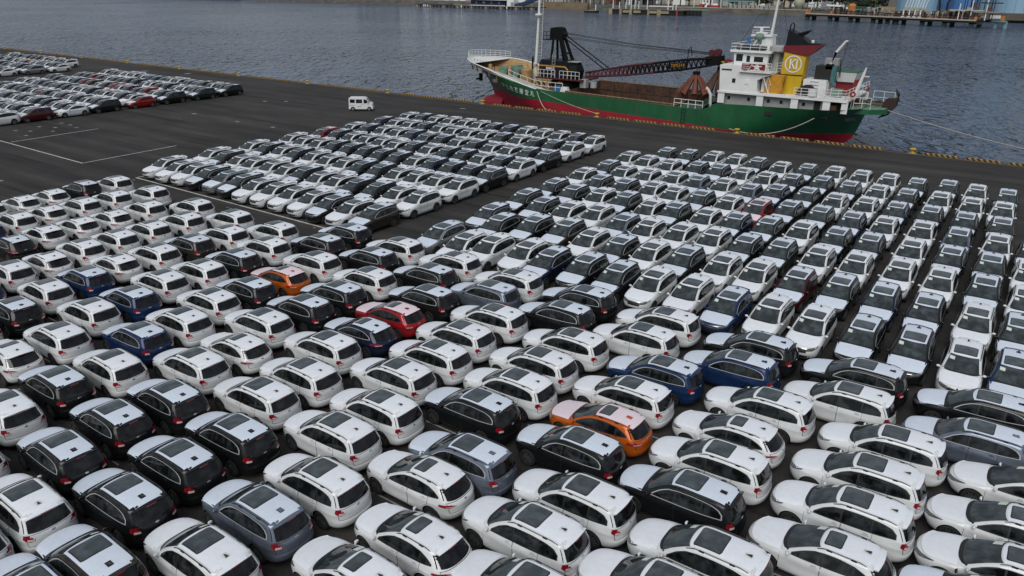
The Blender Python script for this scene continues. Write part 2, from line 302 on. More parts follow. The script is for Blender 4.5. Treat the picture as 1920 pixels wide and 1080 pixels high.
SUV = Shell('.17:.74 .30:.845 .45:.875 .65:.885 .85:.885 .95:.872 1.02:.855 1.08:.840 1.3:.775 1.5:.705 1.57:.672 1.61:.625 1.64:.52 1.66:.34 1.668:.12',
            '.17:2.0 .3:2.19 .45:2.27 .6:2.30 .75:2.28 .86:2.23 .93:2.12 .98:1.93 1.03:1.66 1.07:1.38 1.10:1.16 1.13:1.06 1.3:.77 1.45:.48 1.55:.26 1.61:.08 1.64:-.10 1.66:-.35 1.668:-.6',
            '.17:-2.05 .3:-2.22 .45:-2.29 .58:-2.30 .66:-2.255 .9:-2.235 1.05:-2.21 1.3:-2.09 1.48:-1.99 1.57:-1.95 1.61:-1.86 1.64:-1.70 1.66:-1.40 1.668:-1.0',
            '.17:6 .5:7 .85:7 .95:6 1.06:7 1.13:11 1.3:12 1.6:9 1.668:4', '.17:8 .5:12 .95:13 1.1:13 1.5:12 1.62:8 1.668:4', (1.37, -1.27), .36, 1.668)
HAT = Shell('.17:.74 .28:.835 .42:.872 .62:.882 .80:.882 .90:.868 .97:.848 1.02:.828 1.2:.760 1.36:.692 1.44:.652 1.48:.60 1.51:.50 1.53:.33 1.538:.12',
            '.17:1.98 .3:2.15 .42:2.21 .55:2.24 .68:2.22 .78:2.16 .85:2.03 .90:1.83 .95:1.52 .99:1.24 1.02:1.06 1.05:.96 1.2:.62 1.34:.30 1.43:.06 1.48:-.10 1.51:-.25 1.53:-.45 1.538:-.65',
            '.17:-1.98 .3:-2.15 .42:-2.22 .55:-2.235 .64:-2.20 .8:-2.195 .93:-2.15 1.0:-2.09 1.2:-1.90 1.38:-1.72 1.44:-1.68 1.48:-1.60 1.51:-1.45 1.53:-1.2 1.538:-.95',
            '.17:6 .5:6.5 .8:6 .9:5.5 .98:7 1.05:11 1.2:12 1.48:8 1.538:4', '.17:7 .5:8.5 .9:8.5 1.0:8.5 1.4:9 1.5:7 1.538:4', (1.335, -1.335), .345, 1.538)
SUV_D = dict(belt=[(.74, 1.08), (.3, 1.085), (-.5, 1.10), (-1.2, 1.13), (-1.78, 1.19)],
             roofl=[(.71, 1.105), (.47, 1.30), (.19, 1.445), (-.14, 1.505), (-.7, 1.525), (-1.3, 1.505), (-1.62, 1.45), (-1.82, 1.27)],
             cuts=[.72, -.13, -1.07, -1.80], ws=(1.135, 1.57, .865), rw=(1.09, 1.50, .90), door=[(.98, -.16), (-.19, -1.12)], sill=.36,
             tail=(-1.325, -1.06, .83, 1.08), head=(.92, 1.37, .70, .895), sun=(.03, -.80, .45), roof=(.20, -1.90, .565), ant=-1.52, rail=(.18, -1.72, .632),
             spoil=(-1.89, -2.05, .585, 1.598), mir=(.80, .925, 1.10), hood=(1.13, 2.16, .82, .74), gate=(.66, 1.05, .72), grille=(.60, .83, .36))
HAT_D = dict(belt=[(.68, 1.008), (.3, 1.01), (-.5, 1.03), (-1.2, 1.075), (-1.62, 1.13)],
             roofl=[(.65, 1.035), (.33, 1.215), (.03, 1.335), (-.27, 1.378), (-.7, 1.39), (-1.15, 1.35), (-1.42, 1.26), (-1.61, 1.145)],
             cuts=[.66, -.20, -1.12, -1.61], ws=(1.05, 1.45, .865), rw=(1.01, 1.39, .88), door=[(.98, -.23), (-.26, -1.17)], sill=.34,
             tail=(-1.33, -.84, .82, .94), head=(.88, 1.36, .625, .80), sun=(-.16, -.62, .36), roof=(-.02, -1.62, .54), ant=-1.32, rail=(-.02, -1.42, .605),
             spoil=(-1.60, -1.80, .545, 1.452), mir=(.72, .925, 1.03), hood=(1.06, 2.08, .80, .69), gate=(.62, .98, .66), grille=(.52, .74, .34))
def poly_at(p, x):   # p sorted by decreasing x
    p = np.array(p)[::-1]; return np.interp(x, p[:, 0], p[:, 1])
def wheel_mesh(r, lod):
    w = .11; n = 20 if lod < 2 else 12; mb = MB()
    mb.lathe([(r * .62, -w), (r * .93, -w), (r, -w * .6), (r, w * .6), (r * .93, w), (r * .66, w), (r * .62, w * .80)], n, axis='y')
    rm = MB(); rm.lathe([(r * .64, w * .82), (r * .60, w * .55), (.02, w * .35), (0.001, w * .35)], n, axis='y', m=1)
    for k in range(5):
        a = 2 * math.pi * k / 5; c, s_ = math.cos(a), math.sin(a)
        for dd in (-.055, .055) if lod == 0 else (0,):
            q = [(r * .14, dd * .4 - .022), (r * .62, dd - .03), (r * .62, dd + .03), (r * .14, dd * .4 + .022)]
            q = [(u * c - v * s_, u * s_ + v * c) for u, v in q]
            rm.prism(q, w * .45, w * .86, axis='y')
    rm.lathe([(.001, w * .9), (.06, w * .88), (.065, w * .5)], 10, axis='y')
    return mb, rm
def cut_arches(me, sh):
    o = link('tmp', me); mb = MB()
    for a in sh.ax:
        for sd in (1, -1):
            mb.lathe([(.001, sd * .58), (sh.wr + .055, sd * .58), (sh.wr + .055, sd * 1.2), (.001, sd * 1.2)], 28, c=(a, 0, sh.wr), axis='y')
    c = link('tmpc', mb.mesh('tmpc', ['seam']))
    md = o.modifiers.new('b', 'BOOLEAN'); md.object = c; md.operation = 'DIFFERENCE'; md.solver = 'EXACT'; md.material_mode = 'TRANSFER'
    dg = bpy.context.evaluated_depsgraph_get(); r = bpy.data.meshes.new_from_object(o.evaluated_get(dg))
    bpy.data.objects.remove(o); bpy.data.objects.remove(c)
    r.polygons.foreach_set('use_smooth', [True] * len(r.polygons)); r.set_sharp_from_angle(angle=rad(38)); r.update()
    return r
def add_arc(mb, sh, a, off, m=0, dr=0.0):   # thin dark lip drawn as real ring
    pass
def car_parts(kind, lod):
    """list of (name, mesh-with-slots, slot names, parent index or None, location, mirrored)"""
    sh, d = (SUV, SUV_D) if kind == 'suv' else (HAT, HAT_D)
    L = []
    def P(name, mb, mats, smooth=40, par=None, loc=None):
        me = mb if isinstance(mb, bpy.types.Mesh) else mb.mesh(name, ['seam'] * len(mats), smooth)
        if not isinstance(mb, bpy.types.Mesh): pass
        L.append([name, me, mats, par, loc]); return len(L) - 1
    zt = sh.zt
    if lod < 2: zs = np.r_[np.linspace(.17, .5, 6), np.linspace(.55, .95, 9), np.linspace(.965, 1.15, 12), np.linspace(1.2, zt - .12, 7), zt - np.array([.10, .08, .06, .045, .03, .02, .012, .006, .002, 0])]
    else: zs = np.r_[.17, .32, .5, .7, .88, .95, 1.0, 1.05, 1.1, 1.14, 1.3, zt - .14, zt - .1, zt - .06, zt - .03, zt - .01, zt]
    if kind != 'suv' and lod < 2: zs = np.r_[np.linspace(.17, .5, 6), np.linspace(.55, .86, 8), np.linspace(.88, 1.07, 12), np.linspace(1.12, zt - .12, 6), zt - np.array([.10, .08, .06, .045, .03, .02, .012, .006, .002, 0])]
    if kind != 'suv' and lod >= 2: zs = np.r_[.17, .32, .5, .7, .82, .87, .92, .97, 1.02, 1.06, 1.2, zt - .14, zt - .1, zt - .06, zt - .03, zt - .01, zt]
    bme = sh.body(zs, 49 if lod < 2 else 25).mesh('body', ['black'])
    bme.materials.clear(); bme.materials.append(M['pW']); bme = cut_arches(bme, sh)
    P('body', bme, ['paint', 'seam'])
    nu, nv = (13, 7) if lod < 2 else (7, 4)
    # hood film, windscreen
    hx0, hx1, hw0, hw1 = d['hood']
    ys = np.linspace(-1, 1, 9)
    lo = [(hx0 - .05 * abs(y) ** 2 - .0, y * hw0) for y in ys]; hi = [(hx1 - .22 * abs(y) ** 2.5, y * hw1) for y in ys]
    hood = P('hood', sh.patch('top', lo, hi, 15 if lod < 2 else 9, 11 if lod < 2 else 6, .007), ['film'])
    z0, z1, fr = d['ws']
    def wsp(z, k=1.0): return [(y * sh.W(z) * fr * k, z) for y in np.linspace(-1, 1, 13)]
    P('cowl', sh.patch('front', wsp(z0 - .03, 1.07), wsp(z0 + .012, 1.03), 15, 3, .004), ['black'])
    ws = P('windshield', sh.patch('front', wsp(z0 + .008), wsp(z1, .985), 15, 7, .006), ['glass'])
    rz0, rz1, rf = d['rw']
    lo = [(y * sh.W(rz0) * rf, rz0 + .05 * abs(y) ** 3) for y in np.linspace(-1, 1, 11)]; hi = [(y * sh.W(rz1) * (rf + .04), rz1) for y in np.linspace(-1, 1, 11)]
    rw = P('rear_window', sh.patch('rear', lo, hi, 13, 6, .007), ['rearglass'])
    # side windows
    c = d['cuts']; nms = ('front_window', 'rear_door_window', 'quarter_window')
    for sd in (1, -1):
        if lod < 2:
            # black pillar band under the glass
            xs = np.linspace(c[0], c[3], 15); lo = [(x, poly_at(d['belt'], x) - .012) for x in xs]; hi = [(x, max(poly_at(d['roofl'], x) + .012, poly_at(d['belt'], x))) for x in xs]
            fr_ = P('window_frame', sh.patch('side', lo, hi, 25, 5, .003, sd), ['black'])
            for i in range(3):
                xa, xb = c[i] - (.03 if i else .03), c[i + 1] + (.03 if i < 2 else .015)
                xs = np.linspace(xa, xb, 9); lo = [(x, poly_at(d['belt'], x)) for x in xs]; hi = [(x, max(poly_at(d['roofl'], x), poly_at(d['belt'], x) + .004)) for x in xs]
                P('side_window', sh.patch('side', lo, hi, 9, 5, .007, sd), ['sideglass'])
            mb = MB(); xs = np.linspace(c[0], c[3], 12)
            sh.patch('side', [(x, poly_at(d['belt'], x) - .030) for x in xs], [(x, poly_at(d['belt'], x) - .006) for x in xs], 12, 2, .009, sd, mb)
            rl = d['roofl']; e0 = (c[3] - .004, poly_at(d['belt'], c[3]) - .03)
            edge = [e0] + [(p[0], p[1]) for p in rl[::-1]]; ctr = (-.55, 1.28 if kind == 'suv' else 1.18)
            inn = [(p[0] + (ctr[0] - p[0]) * .02, p[1] - .004) for p in edge]; outr = [(p[0] - (ctr[0] - p[0]) * .008 - .003, p[1] + .014) for p in edge]
            sh.patch('side', inn, outr, 18, 2, .010, sd, mb)
            P('window_trim', mb, ['trim'])
        else:
            xs = np.linspace(c[0], c[3], 9); lo = [(x, poly_at(d['belt'], x)) for x in xs]; hi = [(x, max(poly_at(d['roofl'], x), poly_at(d['belt'], x) + .004)) for x in xs]
            P('side_window', sh.patch('side', lo, hi, 10, 4, .006, sd), ['sideglass'])
    # roof film, sunroof, antenna
    r0_, r1_, rwid = d['roof']
    lo = [(r0_ - .10 * abs(y) ** 2, y * rwid) for y in np.linspace(-1, 1, 9)]; hi = [(r1_, y * rwid) for y in np.linspace(-1, 1, 9)]
    roof = P('roof_film', sh.patch('top', lo, hi, 9, 14 if lod < 2 else 8, .006), ['film'])
    s0, s1, sw = d['sun']
    def rect(x0, x1, hw, k=.03):
        yy = np.array([-1, -.93, -.6, 0, .6, .93, 1.]); e = np.array([k, 0, 0, 0, 0, 0, k])
        return [(x0 - e_, y * hw) for y, e_ in zip(yy, e)], [(x1 + e_, y * hw) for y, e_ in zip(yy, e)]
    lo, hi = rect(s0 + .03, s1 - .03, sw + .03, .04)
    mb = sh.patch('top', lo, hi, 11, 7, .011); lo, hi = rect(s0, s1, sw); sh.patch('top', lo, hi, 11, 7, .018, 1, mb, 1)
    sr = P('sunroof', mb, ['black', 'sunroof'])
    ax = d['ant']
    if lod < 3:
        za = float(sh.Z(ax, 0.)); mb = sh.patch('top', [(ax + .13, -.09), (ax + .13, .09)], [(ax - .11, -.09), (ax - .11, .09)], 3, 3, .010, 1, None, 0)
        mb.add([(ax + .11, -.006, za + .012), (ax + .11, .006, za + .012), (ax - .09, -.05, za + .012), (ax - .09, .05, za + .012), (ax - .08, 0, za + .09), (ax - .11, 0, za + .08)],
               [(0, 1, 4), (0, 4, 2), (1, 3, 4), (2, 4, 5), (4, 3, 5), (2, 5, 3)], 1)
        P('antenna', mb, ['paint', 'antcol'], None)
    # spoiler
    sx0, sx1, swd, sz = d['spoil']
    za = float(sh.Z(sx0 + .02, 0.)); mb = MB(); yy = np.linspace(-1, 1, 7)
    topf = [(sx0, y * swd, float(sh.Z(sx0, y * swd * .96)) + .012) for y in yy]; topb = [(sx1 + .05 * y * y, y * swd * .97, sz - .03 * y * y) for y in yy]
    botb = [(p[0] + .01, p[1], p[2] - .035) for p in topb]; botf = [(p[0], p[1], p[2] - .05) for p in topf]
    mb.grid([topf, topb], 0); mb.grid([topb, botb, botf], 1)
    for e in (0, -1): mb.add([topf[e], topb[e], botb[e], botf[e]], [(0, 1, 2, 3)], 1)
    sp = P('spoiler', mb, ['spfilm', 'paint'], None)
    if lod < 2:
        mb = MB(); mb.box((sx1 - .008, 0, sz - .018), (.02, .34, .022)); P('brake_light', mb, ['tail'], None, sp)
    # lamps
    t0, t1, tz0, tz1 = d['tail']
    for sd in (1, -1):
        lo = [(t0, tz0 + (tz1 - tz0) * .05), (t0 * .6 + t1 * .4, tz0 - .01), (t1, tz0 + (tz1 - tz0) * .45)]; hi = [(t0 - .012, tz1 - .02), (t0 * .6 + t1 * .4, tz1 - .01), (t1, tz1)]
        mb = sh.patch('ring', lo, hi, 9, 4, .010, sd)
        if lod < 2:
            tm = t0 * .45 + t1 * .55; lo2 = [(t0 + .01, tz0 + .015), (tm, tz0 + .025)]; hi2 = [(t0 + .01, tz0 + (tz1 - tz0) * .32), (tm, tz0 + (tz1 - tz0) * .42)]
            sh.patch('ring', lo2, hi2, 5, 2, .014, sd, mb, 1)
        P('taillight', mb, ['tail', 'tailclear'])
        h0, h1, hz0, hz1 = d['head']
        lo = [(h1, hz0), (1.15, hz0 + .03), (h0, hz1 - .01)]; hi = [(h1, hz1 - .045), (1.15, hz1 - .01), (h0, hz1 + .03)]
        P('headlight', sh.patch('ring', lo, hi, 9, 4, .008, sd), ['lamp'])
    gz0, gz1, gw = d['grille']
    def fr(z, hw): return [(y, z) for y in np.linspace(-hw, hw, 7)]
    mb = sh.patch('front', fr(gz0, gw), fr(gz1, gw * 1.12), 7, 3, .006)
    sh.patch('front', fr((gz0 + gz1) / 2 - .012, gw * 1.02), fr((gz0 + gz1) / 2 + .014, gw * 1.04), 7, 2, .014, 1, mb, 1)
    sh.patch('front', fr(gz1 - .03, gw * 1.08), fr(gz1 - .008, gw * 1.1), 7, 2, .014, 1, mb, 1)
    P('grille', mb, ['black', 'chrome'])
    mb = sh.patch('front', fr(.30, .50), fr(.46, .56), 9, 3, .006); P('bumper_grille', mb, ['black'])
    mb = sh.patch('rear', fr(.20, .56), fr(.335, .62), 9, 3, .006); P('bumper_trim', mb, ['black'])
    # mirrors
    mx_, my_, mz_ = d['mir']
    for sd in (1, -1):
        mb = MB(); n = 9
        pr = [(0.001, -.085), (.05, -.07), (.075, -.03), (.075, .03), (.05, .07), (.001, .085)]
        mb.lathe(pr, n, c=(0, 0, 0), axis='y'); mb.v = [(mx_ + p[0] * (.8 if p[0] > 0 else .35), sd * (my_ - .0 + p[1]), mz_ + p[2] * .85) for p in mb.v]
        mb.bar((mx_ - .05, sd * (my_ - .14), mz_ - .05), (mx_, sd * (my_ - .05), mz_ - .03), .03, 5)
        P('mirror', mb, ['paint'], 60)
    # roof rails
    if lod < 3:
        a, b, ry = d['rail']
        for sd in (1, -1):
            xs = np.linspace(a, b, 9); pts = [(x, sd * (ry + .012 * math.cos((i - 4) / 4 * 1.3)), float(sh.Z(x, ry)) + (.038 if 0 < i < 8 else .002)) for i, x in enumerate(xs)]
            mb = MB(); mb.tube(pts, .017, 4)
            for i in (2, 6): p = pts[i]; mb.box((p[0], p[1], p[2] - .02), (.16, .035, .05))
            P('roof_rail', mb, ['railcol'], None)
    # wheels
    tw, rm = wheel_mesh(sh.wr, lod)
    if lod < 2: tme = tw.mesh('wheel', ['tyre'], 40); rme = rm.mesh('rim', ['rim', 'rim'], 40)
    else:
        o = len(tw.v); tw.v += rm.v; tw.f += [tuple(i + o for i in f) for f in rm.f]; tw.m += [1] * len(rm.f); tme = tw.mesh('wheel', ['tyre', 'rim'], 40)
    for a in sh.ax:
        for sd in (1, -1):
            k = P('wheel', tme, ['tyre'] if lod < 2 else ['tyre', 'rim'], None, None, (a, sd * .775, sh.wr, 0 if sd > 0 else math.pi))
            if lod < 1: P('rim', rme, ['rim', 'seam'], None, k, (0, 0, 0, 0))
            elif lod < 2: P('rim', rme, ['rim', 'seam'], None, k, (0, 0, 0, 0))
    if lod < 2:
        # doors with recessed black joint
        for sd in (1, -1):
            for i, (xa, xb) in enumerate(d['door']):
                bt = lambda x: poly_at(d['belt'], x) - .034
                def outline(g):
                    x0, x1 = xa + g, xb - g
                    xs = np.linspace(x0, x1, 9); top = [(x, bt(min(x, d['belt'][0][0])) + g) for x in xs]
                    low = []
                    for x in np.linspace(x0, x1, 17):
                        z = d['sill'] - g; zz = z; da = x - sh.ax[1]; rr = sh.wr + .10 - g
                        if i == 1 and abs(da) < rr: zz = max(z, sh.wr + math.sqrt(rr * rr - da * da))
                        low.append((x, min(zz, .80)))
                    return low, top
                mb = MB(); lo, hi = outline(.011); sh.patch('side', lo, hi, 15, 9, .0025, sd, mb, 1)
                lo, hi = outline(0.0); sh.patch('side', lo, hi, 15, 9, .006, sd, mb, 0)
                k = P('door', mb, ['paint', 'seam'])
                if lod == 0:
                    x = xb + .17; z = bt(x) - .085; y = float(sh.Y(x, z)); h = MB(); h.box((x, sd * (y + .02), z), (.20, .03, .035)); h.box((x + .01, sd * (y + .007), z - .01), (.15, .006, .075), 1)
                    P('door_handle', h, ['handle', 'seam'], None, k)
        # tailgate
        gz0, gz1, gw = d['gate']
        def gp(z, hw): return [(y, z) for y in np.linspace(-hw, hw, 9)]
        mb = MB(); sh.patch('rear', gp(gz0 - .012, gw + .012), gp(gz1 + .012, gw + .05), 25, 9, .007, 1, mb, 1); sh.patch('rear', gp(gz0, gw), gp(gz1, gw + .04), 25, 9, .011, 1, mb, 0)
        g = P('tailgate', mb, ['paint', 'seam'])
        zc = gz1 - .06; mb = MB(); mb.lathe([(.001, .02), (.045, .018), (.06, .006), (.06, 0)], 10, axis='x'); xx = float(sh.X(0, zc, -1)) - .006
        mb.v = [(xx - p[0], p[1] * 1.25, zc + p[2] * .7) for p in mb.v]; P('emblem', mb, ['chrome'], None, g)
        mb = sh.patch('rear', gp(gz0 + .10, .20), gp(gz0 + .25, .21), 7, 4, .015); P('plate_recess', mb, ['plate'], None, g)
    # windscreen sheet
    P('label_sheet', sh.patch('front', [(-.57, z0 + .30), (-.36, z0 + .30)], [(-.57, z0 + .385), (-.36, z0 + .385)], 4, 3, .010), ['label'], None, ws)
    return L
PARTS = {}
def slot_mat(s, kind, col, i=0):
    fm = 'fW' if col in 'W' else ('fR' if col in 'RO' else 'fD')
    return {'paint': 'p' + col, 'film': fm, 'spfilm': 'p' + col if kind == 'suv' and col != 'W' else fm, 'antcol': 'p' + col if col != 'W' else 'black', 'trim': 'trimbright' if col in 'DNBGTKS' else 'black',
            'railcol': 'black', 'handle': 'p' + col if col != 'W' else 'pW', 'plate': 'p' + col}.get(s, s)
VAR = {}
def variant(kind, lod, col):
    key = (kind, lod, col)
    if key not in VAR:
        if (kind, lod) not in PARTS: PARTS[(kind, lod)] = car_parts(kind, lod)
        res = []; cache = {}
        for name, me, mats, par, loc in PARTS[(kind, lod)]:
            ck = (me.name, tuple(mats))
            if ck not in cache:
                m2 = me.copy(); m2.name = name
                for i_, s in enumerate(mats):      # replace slot by slot: clearing would reset the face indices
                    if i_ < len(m2.materials): m2.materials[i_] = M[slot_mat(s, kind, col)]
                    else: m2.materials.append(M[slot_mat(s, kind, col)])
                cache[ck] = m2
            res.append((name, cache[ck], par, loc))
        VAR[key] = res
    return VAR[key]
COLN = {'W': 'white', 'D': 'black', 'G': 'blue-grey', 'N': 'navy', 'B': 'blue', 'S': 'silver', 'T': 'bronze', 'R': 'red', 'M': 'maroon', 'O': 'orange', 'K': 'green'}
KN = {'suv': ('parked_suv', 'SUV'), 'hat': ('parked_hatchback', 'hatchback')}
def place_car(kind, lod, col, x, y, yaw, label, group, skip=()):
    root = bpy.data.objects.new(KN[kind][0], None); COL.objects.link(root); root.empty_display_size = .3
    root.location = (x, y, 0); root.rotation_euler = (0, 0, yaw); tag(root, label, KN[kind][1], group)
    made = []
    for name, me, par, loc in variant(kind, lod, col):
        if name in skip: made.append(None); continue
        o = bpy.data.objects.new(name, me); COL.objects.link(o); o.parent = root if par is None else made[par]
        if loc: o.location = loc[:3]; o.rotation_euler = (0, 0, loc[3])
        made.append(o)
    return root
# ------------------------------------------------------------------ ground, quay, water
WZ = -2.0; QY = 93.4
def quad(name, x0, y0, x1, y1, z, m, kind='structure'):
    o = link(name, MB().add([(x0, y0, z), (x1, y0, z), (x1, y1, z), (x0, y1, z)], [(0, 1, 2, 3)]).mesh(name, [m])); return tag(o, kind=kind)
def asphalt():
    m, nt, b = new_mat('asphalt'); n = nt.nodes.new; L = nt.links.new
    tc = n('ShaderNodeTexCoord')
    def noise(scale, st, det=6, ro=.6):
        mp = n('ShaderNodeMapping'); mp.inputs['Scale'].default_value = st; L(tc.outputs['Object'], mp.inputs[0])
        no = n('ShaderNodeTexNoise'); no.inputs['Scale'].default_value = scale; no.inputs['Detail'].default_value = det; no.inputs['Roughness'].default_value = ro
        L(mp.outputs[0], no.inputs['Vector']); return no.outputs['Fac']
    def ramp(f, a, b_, c0, c1):
        r = n('ShaderNodeValToRGB'); r.color_ramp.elements[0].position = a; r.color_ramp.elements[1].position = b_
        r.color_ramp.elements[0].color = (*c0, 1); r.color_ramp.elements[1].color = (*c1, 1); L(f, r.inputs[0]); return r.outputs[0]
    def mixm(a, b_, f=1., t='MULTIPLY'):
        x = n('ShaderNodeMixRGB'); x.blend_type = t
        if isinstance(f, float): x.inputs['Fac'].default_value = f
        else: L(f, x.inputs['Fac'])
        L(a, x.inputs['Color1']); L(b_, x.inputs['Color2']); return x.outputs[0]
    base = ramp(noise(.05, (1, 1, 1)), .3, .7, (.038, .036, .0345), (.056, .053, .0505))
    streak = ramp(noise(.5, (.05, 1, 1), 5), .36, .66, (.62, .62, .64), (1.16, 1.15, 1.12))
    blot = ramp(noise(.22, (.5, 1, 1), 7, .7), .42, .6, (.78, .78, .80), (1.05, 1.05, 1.05))
    fine = ramp(noise(9, (1, 1, 1), 3), .3, .7, (.80, .80, .80), (1.2, 1.2, 1.2))
    tyre = ramp(noise(1.1, (.03, 1, 1), 2), .60, .68, (1, 1, 1), (.48, .48, .49))
    c = mixm(mixm(mixm(mixm(base, streak), blot), fine), tyre, .8)
    L(c, b.inputs['Base Color'])
    r = n('ShaderNodeMapRange'); r.inputs['To Min'].default_value = .62; r.inputs['To Max'].default_value = .88; L(noise(.35, (.3, 1, 1)), r.inputs[0]); L(r.outputs[0], b.inputs['Roughness'])
    bp = n('ShaderNodeBump'); bp.inputs['Strength'].default_value = .25; bp.inputs['Distance'].default_value = .01; L(noise(30, (1, 1, 1), 3), bp.inputs['Height']); L(bp.outputs[0], b.inputs['Normal'])
    b.inputs['Specular IOR Level'].default_value = .18
    return m
M['asphalt'] = asphalt()
M['concrete'] = mat('quay_concrete', (.20, .19, .17), .85, var=.45, vscale=.8, bump=.2)
M['whiteline'] = mat('road_paint_white', (.62, .62, .60), .7, var=.35, vscale=4, col2=(.30, .30, .29))
M['wornline'] = mat('road_paint_worn', (.34, .34, .33), .75, var=.5, vscale=3)
M['yellowline'] = mat('road_paint_yellow', (.27, .17, .055), .8, var=.6, vscale=1.2)
tag(link('ground', MB().add([(-900, -300, 0), (420, -300, 0), (420, QY, 0), (-900, QY, 0)], [(0, 1, 2, 3)]).mesh('ground', ['asphalt'])), kind='structure')
tag(link('quay_wall', MB().add([(-900, QY, -.001), (420, QY, -.001), (420, QY, -9), (-900, QY, -9)], [(0, 1, 2, 3)]).mesh('quay_wall', ['concrete'])), kind='structure')
# painted lines (sheets 4 mm above the asphalt)
def line(x0, y0, x1, y1, w, m='whiteline', z=.004):
    d = Vector((x1 - x0, y1 - y0)); n_ = Vector((-d.y, d.x)).normalized() * w / 2
    return MB().add([(x0 + n_.x, y0 + n_.y, z), (x1 + n_.x, y1 + n_.y, z), (x1 - n_.x, y1 - n_.y, z), (x0 - n_.x, y0 - n_.y, z)], [(0, 1, 2, 3)]).mesh('painted_line', [m])
for a in ((-104, 36.75, -78.7, 36.4, .17), (-78.75, 36.5, -79.1, 47.1, .15), (-95.9, 37.0, -96.3, 47.3, .15), (-68.7, 36.3, -40.5, 36.1, .17), (-68.62, 36.4, -68.7, 41.2, .15), (-92, 40.0, -84, 40.0, .0)):
    if a[4]: tag(link('painted_line', line(*a)), kind='structure')
for r in range(12):
    y = 8.5 + r * 2.36
    for k in range(5):
        x = -58 + 13 * k + (r * 3.7) % 9
        tag(link('painted_line', line(x, y - .022 * (x + 20), x + 2.2, y - .022 * (x + 22), .07, 'wornline')), kind='structure')
def mark(x, y, sx, sy): tag(link('painted_mark', MB().add([(x - sx, y - sy, .004), (x + sx, y - sy * .6, .004), (x + sx * .9, y + sy, .004), (x - sx, y + sy * .8, .004)], [(0, 1, 2, 3)]).mesh('painted_mark', ['wornline'])), kind='structure')
for x, y, sx, sy in MARKS: mark(x, y, sx, sy)
# yellow edge line behind the kerb blocks
tag(link('painted_line', line(-420, QY - .85, 120, QY - .85, .16, 'yellowline')), kind='structure')
WAVES = ((.10, (1, .6, 1), 4.5, 2), (.30, (1, .5, 1), 6.0, 2), (.85, (1, .45, 1), 6.5, 2))
def water():
    m, nt, b = new_mat('sea_water'); n = nt.nodes.new; L = nt.links.new
    b.inputs['Base Color'].default_value = (.090, .130, .200, 1); b.inputs['Roughness'].default_value = .10; b.inputs['IOR'].default_value = 1.333
    tc = n('ShaderNodeTexCoord'); prev = None
    rot = n('ShaderNodeMapping'); rot.inputs['Rotation'].default_value = (0, 0, -.6); L(tc.outputs['Object'], rot.inputs[0])
    gust = n('ShaderNodeTexNoise'); gust.inputs['Scale'].default_value = .012; gust.inputs['Detail'].default_value = 4; L(rot.outputs[0], gust.inputs['Vector'])
    gm = n('ShaderNodeMapRange'); gm.inputs['From Min'].default_value = .3; gm.inputs['From Max'].default_value = .7; gm.inputs['To Min'].default_value = .55; gm.inputs['To Max'].default_value = 1.0; L(gust.outputs['Fac'], gm.inputs[0])
    for sc, st, dist, det in WAVES:
        mp = n('ShaderNodeMapping'); mp.inputs['Scale'].default_value = st; L(rot.outputs[0], mp.inputs[0])
        no = n('ShaderNodeTexNoise'); no.inputs['Scale'].default_value = sc; no.inputs['Detail'].default_value = det; no.inputs['Roughness'].default_value = .5; L(mp.outputs[0], no.inputs['Vector'])
        bp = n('ShaderNodeBump'); bp.inputs['Distance'].default_value = dist; L(gm.outputs[0], bp.inputs['Strength']); L(no.outputs['Fac'], bp.inputs['Height'])
        if prev: L(prev, bp.inputs['Normal'])
        prev = bp.outputs[0]
    L(prev, b.inputs['Normal']); return m
M['water'] = water()
tag(link('water', MB().add([(-3000, QY - 3, WZ), (2500, QY - 3, WZ), (2500, 4000, WZ), (-3000, 4000, WZ)], [(0, 1, 2, 3)]).mesh('water', ['water'])), kind='structure')
# kerb blocks along the quay edge, yellow with slanted black stripes (stripes are paint)
def stripes(name, period, slant, ca, cb, width=.5):
    m, nt, b = new_mat(name); n = nt.nodes.new; L = nt.links.new
    tc = n('ShaderNodeTexCoord'); sp = n('ShaderNodeSeparateXYZ'); L(tc.outputs['Object'], sp.inputs[0])
    def mth(op, a, c):
        x = n('ShaderNodeMath'); x.operation = op
        for i, v in enumerate((a, c)):
            if v is None: continue
            if isinstance(v, (int, float)): x.inputs[i].default_value = v
            else: L(v, x.inputs[i])
        return x.outputs[0]
    u = mth('ADD', sp.outputs[0], mth('MULTIPLY', sp.outputs[2], slant)); u = mth('ADD', u, mth('MULTIPLY', sp.outputs[1], -slant * .6)); f = mth('FRACT', mth('DIVIDE', u, period), None); g = mth('GREATER_THAN', f, width)
    no = n('ShaderNodeTexNoise'); no.inputs['Scale'].default_value = 2.2; no.inputs['Detail'].default_value = 6; L(tc.outputs['Object'], no.inputs['Vector'])
    mx = n('ShaderNodeMixRGB'); mx.inputs['Color1'].default_value = (*ca, 1); mx.inputs['Color2'].default_value = (*cb, 1); L(g, mx.inputs['Fac'])
    m2 = n('ShaderNodeMixRGB'); m2.blend_type = 'MULTIPLY'; m2.inputs['Fac'].default_value = .55; L(mx.outputs[0], m2.inputs['Color1']); L(no.outputs['Color'], m2.inputs['Color2'])
    L(m2.outputs[0], b.inputs['Base Color']); b.inputs['Roughness'].default_value = .75; return m
M['stripe'] = stripes('kerb_stripes', .54, 1.2, (.40, .25, .045), (.016, .016, .016))
km = MB(); km.prism([(-.16, 0), (-.16, .17), (-.12, .22), (.12, .22), (.16, .17), (.16, 0)], -1.68, 1.68, axis='x')
kme = km.mesh('kerb_block', ['stripe']); nk = 0
BOLL = [-10.5 - 19.95 * k for k in range(-1, 13)]
xk = 20.0; KX = []
